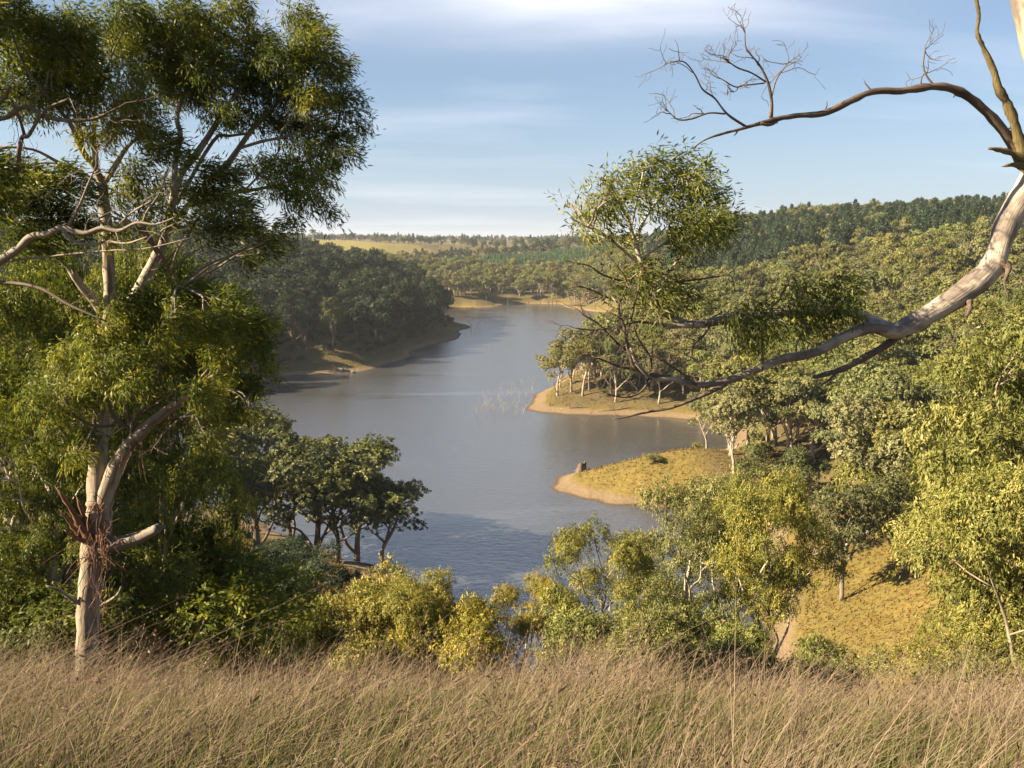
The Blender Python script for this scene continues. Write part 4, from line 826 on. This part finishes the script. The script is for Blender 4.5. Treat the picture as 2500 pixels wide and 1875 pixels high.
    part('stub', [([(2365,735,20),(2368,752,15),(2360,772,7)], -0.2, -0.3), ([(2440,640,30),(2462,655,18),(2452,690,7),(2462,730,4)], -0.1, -0.3), ([(2240,795,18),(2225,812,12),(2215,822,6)], -0.2, -0.3)], 'bark_dead', 7, 0.1, False)
    # tangle of dead twigs under the leafy end
    mb = MB()
    for pts in ([(1640,925,12),(1560,905,10),(1535,860,10),(1525,800,9),(1510,750,7),(1530,690,5),(1500,640,3)], [(1625,795,10),(1560,785,8),(1500,800,6),(1440,805,5),(1400,800,3)], [(1545,870,7),(1500,830,6),(1460,790,5),(1425,770,3)], [(1530,820,7),(1545,760,6),(1560,700,5)], [(1560,905,8),(1500,890,6),(1450,870,5),(1420,865,3)], [(1590,925,8),(1560,960,6),(1520,970,4),(1480,960,3)], [(1512,740,6),(1470,720,5),(1420,700,4),(1385,705,2)], [(1530,690,5),(1470,670,5),(1440,650,4),(1400,640,2)], [(1735,790,10),(1720,815,9),(1695,840,8),(1690,870,7),(1720,890,5),(1745,890,3)], [(1580,930,8),(1590,880,6),(1560,830,5),(1545,790,3)], [(1700,940,6),(1650,900,5),(1600,870,4)], [(1640,690,6),(1720,680,5),(1780,670,3)]):
        P, R = limb(mb, pts, D - 0.8, D - 1.2, 6, rng, 0.05)
        for k in range(5): dead_twig(mb, rng, P[rng.randint(3, len(P))], rng.normal(size=3) * [1, 0.5, 0.8] + [-0.5, 0, 0.1], rng.uniform(0.25, 0.5), 0.007, 1, 0.35)
        dead_twig(mb, rng, P[-1], norm(P[-1] - P[-3]), 0.35, 0.005, 1, 0.3)
    obj('dead_twigs', mb.mesh('dead_twigs'), M['bark_dead'], e, kind='stuff')
    SM = np.vstack(S); tw = MB(); lf = (0.088, 0.017); w = (0.45, 0, 0)
    g = lambda rows, dD, b=0.0, wd=w, dr=0.4, dn=900: clump_group(rng, rows, D + dD, 0.45, SM, tw, M['leaf_near'], e, lf, dn, wd, dr, b)
    g([(1500,440,32),(1540,415,36),(1590,400,38),(1640,410,42),(1690,430,40),(1720,480,40),(1740,530,34),(1700,530,40),(1660,470,42),(1600,450,36),(1680,580,36),(1640,540,36),(1730,570,26),(1610,520,30),(1770,540,18),(1640,600,26)], -1.0, -0.05)
    g([(1480,480,32),(1430,490,28),(1395,505,20),(1440,530,28),(1490,520,26),(1470,450,20),(1520,480,24),(1420,550,18),(1500,570,18),(1560,480,22)], -1.2)
    g([(1570,680,26),(1610,690,34),(1650,710,30),(1600,730,26),(1540,690,20),(1500,700,16),(1680,730,16),(1560,650,18),(1500,670,14)], -1.0, -0.05)
    g([(1830,750,30),(1860,770,26),(1810,790,28),(1840,820,24),(1870,800,26),(1820,840,14),(1790,760,16)], -0.7, -0.08, (0.3, 0, 0), 0.6)
    g([(1940,690,28),(1960,720,30),(1930,750,26),(2040,690,28),(2060,720,30),(2030,750,30),(1990,770,30),(1960,800,22),(2010,810,20),(1900,790,22),(2080,760,18),(2055,670,16)], -0.5, -0.08, (0.35, 0, 0), 0.5)
    # crown above the frame
    g([(2430,-380,130),(2300,-330,110),(2580,-340,120),(2480,-520,130),(2650,-480,120),(2360,-480,110),(2700,-250,90)], 0.4, dn=420)
    obj('leafy_twigs', tw.mesh('leafy_twigs'), M['bark_silver'], e, kind='stuff')
    r0 = tr[0][0].copy(); r0[2] = tz(r0[0], r0[1]); e.location = r0
    for o in e.children: o.location = -Vector(r0)
limb_gum()

# ------------------------------------------------------------------ dead wood, stump, rocks
def small_things():
    rng = np.random.RandomState(55)
    sap = []
    for k in range(5):
        mb = MB(); dead_twig(mb, rng, [0, 0, -0.6], [0.1 * rng.normal(), 0.1 * rng.normal(), 1], 4.2, 0.06, 2, 0.10, 0.12, (2, 4)); sap.append(mb.mesh('dead_sapling'))
    for m in sap: m.materials.append(M['bark_gum'])
    px = [(1172,1004),(1180,992),(1186,1006),(1192,984),(1200,1000),(1208,1008),(1226,1010),(1243,1004),(1252,990),(1262,1000),(1270,978),(1258,1012),(1232,970),(1285,970),(1298,960),(1216,975),(1165,1010),(1248,968),(1222,998),(1275,1012)]
    for k, (u, v) in enumerate(px):
        p = onz(u, v); o = obj('drowned_sapling', sap[k % 5], None, None, 'thin grey dead sapling standing in the water off the wooded point', 'dead sapling', 'drowned saplings off the wooded point', None, p)
        s = rng.uniform(0.6, 1.15); o.scale = (s, s, s); o.rotation_euler = (rng.normal() * 0.12, rng.normal() * 0.12, rng.rand() * 6.28)
    for k, (u, v) in enumerate([(1140,812),(1146,808),(1152,811),(1158,806),(1163,803),(1150,803),(1134,815),(1170,800)]):
        p = onz(u, v); o = obj('drowned_sapling', sap[k % 5], None, None, 'bare dead stick in the water off the dark point of the far bank', 'dead sapling', 'sticks off the dark point', None, p)
        s = rng.uniform(0.7, 1.3); o.scale = (s, s, s); o.rotation_euler = (rng.normal() * 0.15, rng.normal() * 0.15, rng.rand() * 6.28)
    for k, (u, v) in enumerate([(1240,746),(1290,746),(1318,747),(1338,748),(1348,747),(1358,749)]):
        p = onz(u, v); mb = MB(); mb.tube([[0, 0, -0.5], [0.1, 0, 2.5], [0.2, 0.1, 5.5 + rng.rand()]], [0.35, 0.28, 0.12], 6, 0.08, rng)
        dead_twig(mb, rng, [0.1, 0, 3], [1, 0, 0.6], 2, 0.1, 1)
        obj('drowned_tree', mb.mesh('drowned_tree'), M['bark_dead'], None, 'dark dead trunk standing in the shallows at the head of the lake', 'dead tree', 'drowned trunks at the head of the lake', None, p)
    # hollow burnt stump on the spit
    p = hit(1419, 1152, 100); mb = MB(); n = 14; V = []; 
    for ring, (r, z) in enumerate(((1.35, -0.3), (1.0, 0.4), (0.86, 1.0), (0.82, 1.55), (0.62, 1.5), (0.55, 0.9), (0.5, 0.2))):
        for a in range(n):
            an = a * 6.283 / n; jag = (0.55 * math.sin(an * 1.0 + 2.2) + 0.35 * math.sin(an * 3 + 1)) if ring in (3, 4) else 0
            q = r * (1 + 0.13 * math.sin(an * 3 + 1) + 0.05 * rng.normal()); V.append((math.cos(an) * q, math.sin(an) * q, z + jag))
    Q = [[r * n + a, r * n + (a + 1) % n, (r + 1) * n + (a + 1) % n, (r + 1) * n + a] for r in range(6) for a in range(n)]
    mb.raw(V, Q); mb.tube([[0.5, 0, 0.3], [1.0, -0.1, 0.15], [1.6, -0.2, 0.0]], [0.35, 0.22, 0.06], 6, 0.1, rng); mb.tube([[-0.5, 0.2, 0.3], [-1.0, 0.3, 0.15], [-1.5, 0.5, 0.0]], [0.35, 0.2, 0.06], 6, 0.1, rng)
    obj('stump', mb.mesh('stump'), M['bark_dead'], None, 'broad jagged burnt stump near the tip of the grassy spit', 'stump', None, None, p)
    # little bush on the spit
    p = hit(1592, 1132, 100); tree('bush', SHRUB[1], p, 1.6, 0.3, 'small rounded bush on the back edge of the grassy spit', 'bush', None, 1.7)
    # rocks on the shaded shore
    mr, N, L = new_mat('pale_rock'); geo = N.new('ShaderNodeNewGeometry'); nn = noise(N, L, geo.outputs['Position'], 2.5, 5)
    pb = N.new('ShaderNodeBsdfPrincipled'); L.new(mixc(N, L, nn, (0.10, 0.093, 0.08), (0.18, 0.165, 0.145)), pb.inputs['Base Color']); pb.inputs['Roughness'].default_value = 0.9; oo = N.new('ShaderNodeOutputMaterial'); L.new(pb.outputs[0], oo.inputs[0])
    import bmesh
    for (u, v, r, lb) in ((832, 908, 1.3, 'larger pale boulder on the shaded shore across the lake'), (843, 909, 0.9, 'smaller pale boulder beside the larger one on the shaded shore'), (862, 911, 0.6, 'low pale rock at the waterline near the two boulders')):
        p = hit(u, v, 150); bm = bmesh.new(); bmesh.ops.create_icosphere(bm, subdivisions=3, radius=1)
        ph = rng.rand(6) * 6
        for q in bm.verts:
            c = q.co; k = 1 + 0.18 * math.sin(c.x * 3 + ph[0]) * math.sin(c.y * 2.6 + ph[1]) + 0.10 * math.sin(c.z * 6 + ph[2] + c.x * 4); q.co = Vector((c.x * r * 1.25 * k, c.y * r * k, max(c.z, -0.4) * r * 0.72 * k))
        me = bpy.data.meshes.new('rock'); bm.to_mesh(me); bm.free()
        obj('rock', me, mr, None, lb, 'rock', None, None, p + [0, 0, 0.15])
    # logs
    for (u, v, L_, az, r, mat, lb) in ((1500, 1004, 9, 0.15, 0.22, 'bark_dead', 'dark driftwood log along the sandy edge of the wooded point'), (1400, 1000, 7, -0.1, 0.18, 'bark_silver', 'grey driftwood log near the tip of the wooded point'), (1600, 1012, 8, 0.2, 0.25, 'bark_dead', 'thick dark log at the inner end of the wooded point\'s beach'),
                            (2290, 1040, 8, 0.5, 0.2, 'bark_silver', 'bleached fallen tree with bare limbs in the hillside gully'), (2010, 1350, 6, -0.3, 0.15, 'bark_silver', 'fallen grey branch on the sunny slope'), (1000, 850, 9, 0.5, 0.2, 'bark_silver', 'fallen pole on the shaded bank near the boulders'), (760, 1385, 7, 0.3, 0.16, 'bark_silver', 'fallen grey limb on the shaded spur under the gums')):
        p = hit(u, v, 20); mb = MB(); a = np.array([math.cos(az), math.sin(az), 0])
        P = [a * t * L_ + [0, 0, tz(p[0] + a[0] * t * L_, p[1] + a[1] * t * L_) - p[2] + 0.12 + (0.25 * t)] for t in (-0.5, -0.15, 0.2, 0.5)]
        mb.tube(P, [r, r * 0.9, r * 0.7, r * 0.3], 7, 0.05, rng)
        for k in range(5): dead_twig(mb, rng, P[rng.randint(1, 4)], [rng.normal(), rng.normal(), 1.0], L_ * 0.3, r * 0.35, 1)
        obj('fallen_log', mb.mesh('fallen_log'), M[mat], None, lb, 'log', None, None, p)
    # bare dead gums standing in the hillside forest
    snag = []
    for k in range(3):
        mb, C, R = gum_skeleton(np.random.RandomState(300 + k), 13, 3.4, 6, 0.2, start=0.3, clump=0.11, per_limb=3)
        for c in C: dead_twig(mb, rng, c, rng.normal(size=3) + [0, 0, 0.6], 1.5, 0.03, 1)
        m = mb.mesh('dead_gum'); m.materials.append(M['bark_silver']); snag.append(m)
    for k, (u, v) in enumerate([(1820, 905), (1900, 880), (2130, 860), (2290, 1010), (1750, 880), (2380, 900), (1990, 950), (1850, 1010), (2200, 980), (1560, 950), (1440, 960), (2060, 780), (2270, 800), (1700, 760), (1900, 740)]):
        p = hit(u, v, 90); o = obj('dead_gum', snag[k % 3], None, None, 'bleached leafless gum standing among the sunlit hillside trees', 'dead tree', 'dead gums in the sunlit forest', None, p)
        s = rng.uniform(0.75, 1.1); o.scale = (s, s, s); o.rotation_euler = (0, 0, rng.rand() * 6.28)
small_things()

# ------------------------------------------------------------------ grasses
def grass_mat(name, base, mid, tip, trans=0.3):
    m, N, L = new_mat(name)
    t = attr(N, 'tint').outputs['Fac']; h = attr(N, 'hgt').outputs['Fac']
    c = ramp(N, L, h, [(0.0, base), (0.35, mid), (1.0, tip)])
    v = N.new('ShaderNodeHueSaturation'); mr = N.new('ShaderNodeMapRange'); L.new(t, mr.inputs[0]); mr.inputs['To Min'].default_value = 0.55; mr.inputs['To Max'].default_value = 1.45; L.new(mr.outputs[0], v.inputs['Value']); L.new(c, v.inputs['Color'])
    d = N.new('ShaderNodeBsdfDiffuse'); tr = N.new('ShaderNodeBsdfTranslucent'); L.new(v.outputs[0], d.inputs[0]); L.new(v.outputs[0], tr.inputs[0])
    a = N.new('ShaderNodeMixShader'); a.inputs[0].default_value = trans; L.new(d.outputs[0], a.inputs[1]); L.new(tr.outputs[0], a.inputs[2])
    o = N.new('ShaderNodeOutputMaterial'); L.new(a.outputs[0], o.inputs[0]); return m
def blades(rng, P, H, W, lean, bend, seg=3):
    """curved tapering blades: P roots, H heights, W widths, lean (n,2), bend strength"""
    n = len(P); ts = np.linspace(0, 1, seg + 1); a = rng.rand(n) * 6.283; sd = np.stack([np.cos(a), np.sin(a), np.zeros(n)], -1)
    V = []; Hh = []
    for k, t in enumerate(ts):
        off = lean * (0.35 * t + bend[:, None] * t * t); c = P + np.stack([off[:, 0] * H, off[:, 1] * H, H * (t - 0.25 * bend * t * t)], -1)
        if k < seg: w = (W * (1 - 0.75 * t) * 0.5)[:, None]; V += [c - sd * w, c + sd * w]; Hh += [np.full(n, t)] * 2
        else: V.append(c); Hh.append(np.full(n, t))
    V = np.stack(V, 1); m = V.shape[1]; b = np.arange(n)[:, None] * m
    Q = np.concatenate([b + np.array([[2 * k, 2 * k + 1, 2 * k + 3, 2 * k + 2]]) for k in range(seg - 1)]); T = b + np.array([[2 * seg - 2, 2 * seg - 1, 2 * seg]])
    return V.reshape(-1, 3), Q, T, np.stack(Hh, 1).ravel(), V
def tall_grass():
    rng = np.random.RandomState(12)
    def pts(n, ymax, p):
        y = 0.9 + (ymax - 0.9) * rng.rand(n) ** p; x = (rng.rand(n) * 2 - 1) * (0.80 * y + 2.2); return x, y
    x, y = pts(112000, 19.0, 0.9)
    cl = np.sin(x * 2.3 + y) * np.sin(y * 1.9 - x * 0.7) + 0.6 * np.sin(x * 5.1 + 2) * np.sin(y * 4.4) + 0.5 * np.sin(x * 0.9 + 1) * np.sin(y * 0.7)
    keep = rng.rand(len(x)) < 0.55 + 0.45 * cl; x, y, cl = x[keep], y[keep], cl[keep]; z = terrain(x, y)
    n = len(x); H = rng.uniform(0.25, 0.88, n) * (1 + 0.16 * cl + 0.22 * np.sin(x * 0.75 + 0.5) * np.sin(y * 0.6 + 0.9 * x) + 0.12 * np.sin(x * 1.9)) * np.where(rng.rand(n) < 0.07, 1.3, 1.0)
    W = 0.0030 + 0.0028 * rng.rand(n) + 0.00055 * y
    lean = np.stack([0.50 + 0.65 * rng.normal(size=n), 0.5 * rng.normal(size=n)], -1); bend = np.abs(rng.normal(size=n)) * 0.55 + 0.05
    V, Q, T, h, VV = blades(rng, np.stack([x, y, z - 0.02], -1), H, W, lean, bend)
    m = VV.shape[1]; tint = np.repeat(np.clip(0.5 + 0.12 * cl + 0.25 * rng.normal(size=n), 0, 1), m)
    k2 = 3200; x2, y2 = pts(k2 * 3, 16.0, 0.8); c2 = np.sin(x2 * 1.1 + 0.6 * y2 + 2) * np.sin(y2 * 0.8 - x2 * 0.4 + 1) + 0.4 * rng.normal(size=len(x2)); o2 = np.argsort(-c2)[:k2]; x2, y2 = x2[o2], y2[o2]
    H2 = rng.uniform(0.75, 1.3, k2); l2 = np.stack([0.45 + 0.4 * rng.normal(size=k2), 0.3 * rng.normal(size=k2)], -1)
    V2, Q2, T2, h2, VV2 = blades(rng, np.stack([x2, y2, terrain(x2, y2) - 0.02], -1), H2, 0.003 + 0.0005 * y2, l2, np.abs(rng.normal(size=k2)) * 0.5 + 0.1)
    Q = np.vstack([Q, Q2 + len(V)]); T = np.vstack([T, T2 + len(V)]); V = np.vstack([V, V2]); h = np.concatenate([h, h2]); tint = np.concatenate([tint, np.repeat(rng.uniform(0.45, 1, k2), VV2.shape[1])])
    VV = np.concatenate([VV, VV2]); n = len(VV)
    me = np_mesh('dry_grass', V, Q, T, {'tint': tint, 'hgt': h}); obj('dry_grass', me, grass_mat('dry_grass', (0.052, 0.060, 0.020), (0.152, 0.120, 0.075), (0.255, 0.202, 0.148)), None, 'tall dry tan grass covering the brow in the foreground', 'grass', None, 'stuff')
    # seed heads: short branched awns near the tips of some stems
    pick = np.concatenate([np.nonzero(rng.rand(n - k2) < 0.15)[0], np.arange(n - k2, n)]); tipv = VV[pick, -1]; dirv = norm(VV[pick, -1] - VV[pick, -2])
    k = np.repeat(np.arange(len(pick)), 9); p = tipv[k] - dirv[k] * (rng.rand(len(k)) * 0.20)[:, None]; ax = norm(dirv[k] + rng.normal(size=(len(k), 3)) * 0.45); sdv = norm(np.cross(ax, rng.normal(size=(len(k), 3))))
    L_ = rng.uniform(0.015, 0.04, len(k))[:, None]; w = L_ * 0.09 + 0.00025 * p[:, 1:2]
    V = np.stack([p, p + ax * L_ * 0.4 + sdv * w, p + ax * L_, p + ax * L_ * 0.4 - sdv * w], 1).reshape(-1, 3)
    me = np_mesh('seed_heads', V, np.arange(len(k) * 4).reshape(-1, 4), None, {'tint': np.repeat(rng.rand(len(k)), 4), 'hgt': np.ones(len(k) * 4)}); obj('grass_seed_heads', me, grass_mat('seed_heads', (0.11, 0.078, 0.058), (0.11, 0.078, 0.058), (0.15, 0.108, 0.08)), None, 'brown seed heads on the tall dry grass', 'seed heads', None, 'stuff')
    # green undergrowth of the grass
    x, y = pts(46000, 12.0, 0.85); z = terrain(x, y); n = len(x); H = rng.uniform(0.2, 0.62, n); W = 0.005 + 0.004 * rng.rand(n) + 0.0005 * y
    lean = np.stack([0.35 + 0.4 * rng.normal(size=n), 0.4 * rng.normal(size=n)], -1)
    V, Q, T, h, VV = blades(rng, np.stack([x, y, z - 0.02], -1), H, W, lean, rng.uniform(0.1, 0.7, n))
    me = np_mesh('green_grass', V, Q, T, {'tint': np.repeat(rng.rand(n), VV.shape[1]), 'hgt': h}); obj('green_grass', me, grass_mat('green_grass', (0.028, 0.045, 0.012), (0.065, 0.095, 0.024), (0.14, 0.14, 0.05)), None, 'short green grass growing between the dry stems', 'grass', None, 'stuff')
tall_grass()
def tussocks():
    rng = np.random.RandomState(15); X = []; 
    for x0, x1, y0, y1, sp in ((18, 70, 42, 130, 0.52), (-2, 50, 138, 188, 0.75), (-40, 2, 70, 128, 0.65), (-120, 0, 260, 420, 2.0), (10, 120, 235, 330, 1.5), (150, 205, 295, 345, 1.1), (-15, 20, 18, 74, 0.7)):
        x, y = jgrid(rng, x0, x1, y0, y1, sp); z, sd = terrain(x, y, True); ok = (sd > 4.5) & (np.abs(x) < 0.66 * y) & (rng.rand(len(x)) < 0.75)
        X.append(np.stack([x, y, z, np.full(len(x), sp)], -1)[ok])
    X = np.vstack(X); k = np.repeat(np.arange(len(X)), 4); n = len(k); s = X[k, 3]
    P = X[k, :3] + np.stack([rng.normal(size=n) * s * 0.28, rng.normal(size=n) * s * 0.28, np.full(n, -0.03)], -1)
    H = rng.uniform(0.10, 0.55, n) * (0.75 + 0.25 * s); W = (0.12 + 0.10 * rng.rand(n)) * (0.6 + 0.5 * s)
    lean = np.stack([0.4 + 0.6 * rng.normal(size=n), 0.6 * rng.normal(size=n)], -1)
    V, Q, T, h, VV = blades(rng, P, H, W, lean, rng.uniform(0.1, 0.7, n), 1) if False else blades(rng, P, H, W, lean, rng.uniform(0.1, 0.7, n), 2)
    tint = np.repeat(np.clip(0.5 + 0.3 * np.sin(X[:, 0] * 0.31) * np.sin(X[:, 1] * 0.27) + 0.22 * rng.normal(size=len(X)), 0, 1)[k], VV.shape[1])
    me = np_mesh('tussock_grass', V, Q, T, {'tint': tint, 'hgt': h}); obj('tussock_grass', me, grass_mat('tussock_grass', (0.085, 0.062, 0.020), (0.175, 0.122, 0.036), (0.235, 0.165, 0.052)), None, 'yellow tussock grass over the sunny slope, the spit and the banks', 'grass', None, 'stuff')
tussocks()
def undergrowth():
    rng = np.random.RandomState(61)
    bush = [gum_proto('low_bush', 400 + k, 3, 1.5, 5, 0.05, 'leaf_gum', 'bark_dark', 2600, 12, 0.3, 0.34, 0.18, start=0.05, clump=0.22, per_limb=3, droop=0.1, out=0.2, shell=0.3, nbias=1.0, fork=0.5, seg=4, sub=1) for k in range(2)]
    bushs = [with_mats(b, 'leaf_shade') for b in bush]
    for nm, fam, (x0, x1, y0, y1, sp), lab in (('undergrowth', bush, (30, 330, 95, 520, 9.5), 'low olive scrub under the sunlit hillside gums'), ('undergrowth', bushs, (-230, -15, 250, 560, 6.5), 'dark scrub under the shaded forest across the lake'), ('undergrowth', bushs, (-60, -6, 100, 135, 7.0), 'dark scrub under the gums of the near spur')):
        x, y = jgrid(rng, x0, x1, y0, y1, sp); z, sd = terrain(x, y, True); f = forest_mask(x, y, sd); ok = (np.abs(x) < 0.68 * y) & (rng.rand(len(x)) < f * 0.75) & (sd > 7); x, y, z = x[ok], y[ok], z[ok]
        scatter_stuff(nm, fam, np.stack([x, y, z], -1), rng.uniform(0.4, 1.15, len(x)), rng, lab, 'scrub')
undergrowth()

# ------------------------------------------------------------------ haze
def haze():
    V = np.array([(x, y, z) for z in (-30, 125) for y in (-3200, 7300) for x in (-6300, 6300)], float)
    Q = [[0, 2, 3, 1], [4, 5, 7, 6], [0, 1, 5, 4], [2, 6, 7, 3], [0, 4, 6, 2], [1, 3, 7, 5]]
    m, N, L = new_mat('haze_air'); pv = N.new('ShaderNodeVolumePrincipled'); pv.inputs['Density'].default_value = 0.00009; pv.inputs['Color'].default_value = (0.80, 0.88, 1.0, 1); pv.inputs['Anisotropy'].default_value = 0.2
    o = N.new('ShaderNodeOutputMaterial'); L.new(pv.outputs[0], o.inputs['Volume'])
    obj('haze', np_mesh('haze', V, Q), m, None, 'pale blue air haze over the whole valley', 'haze', None, 'stuff')
haze()
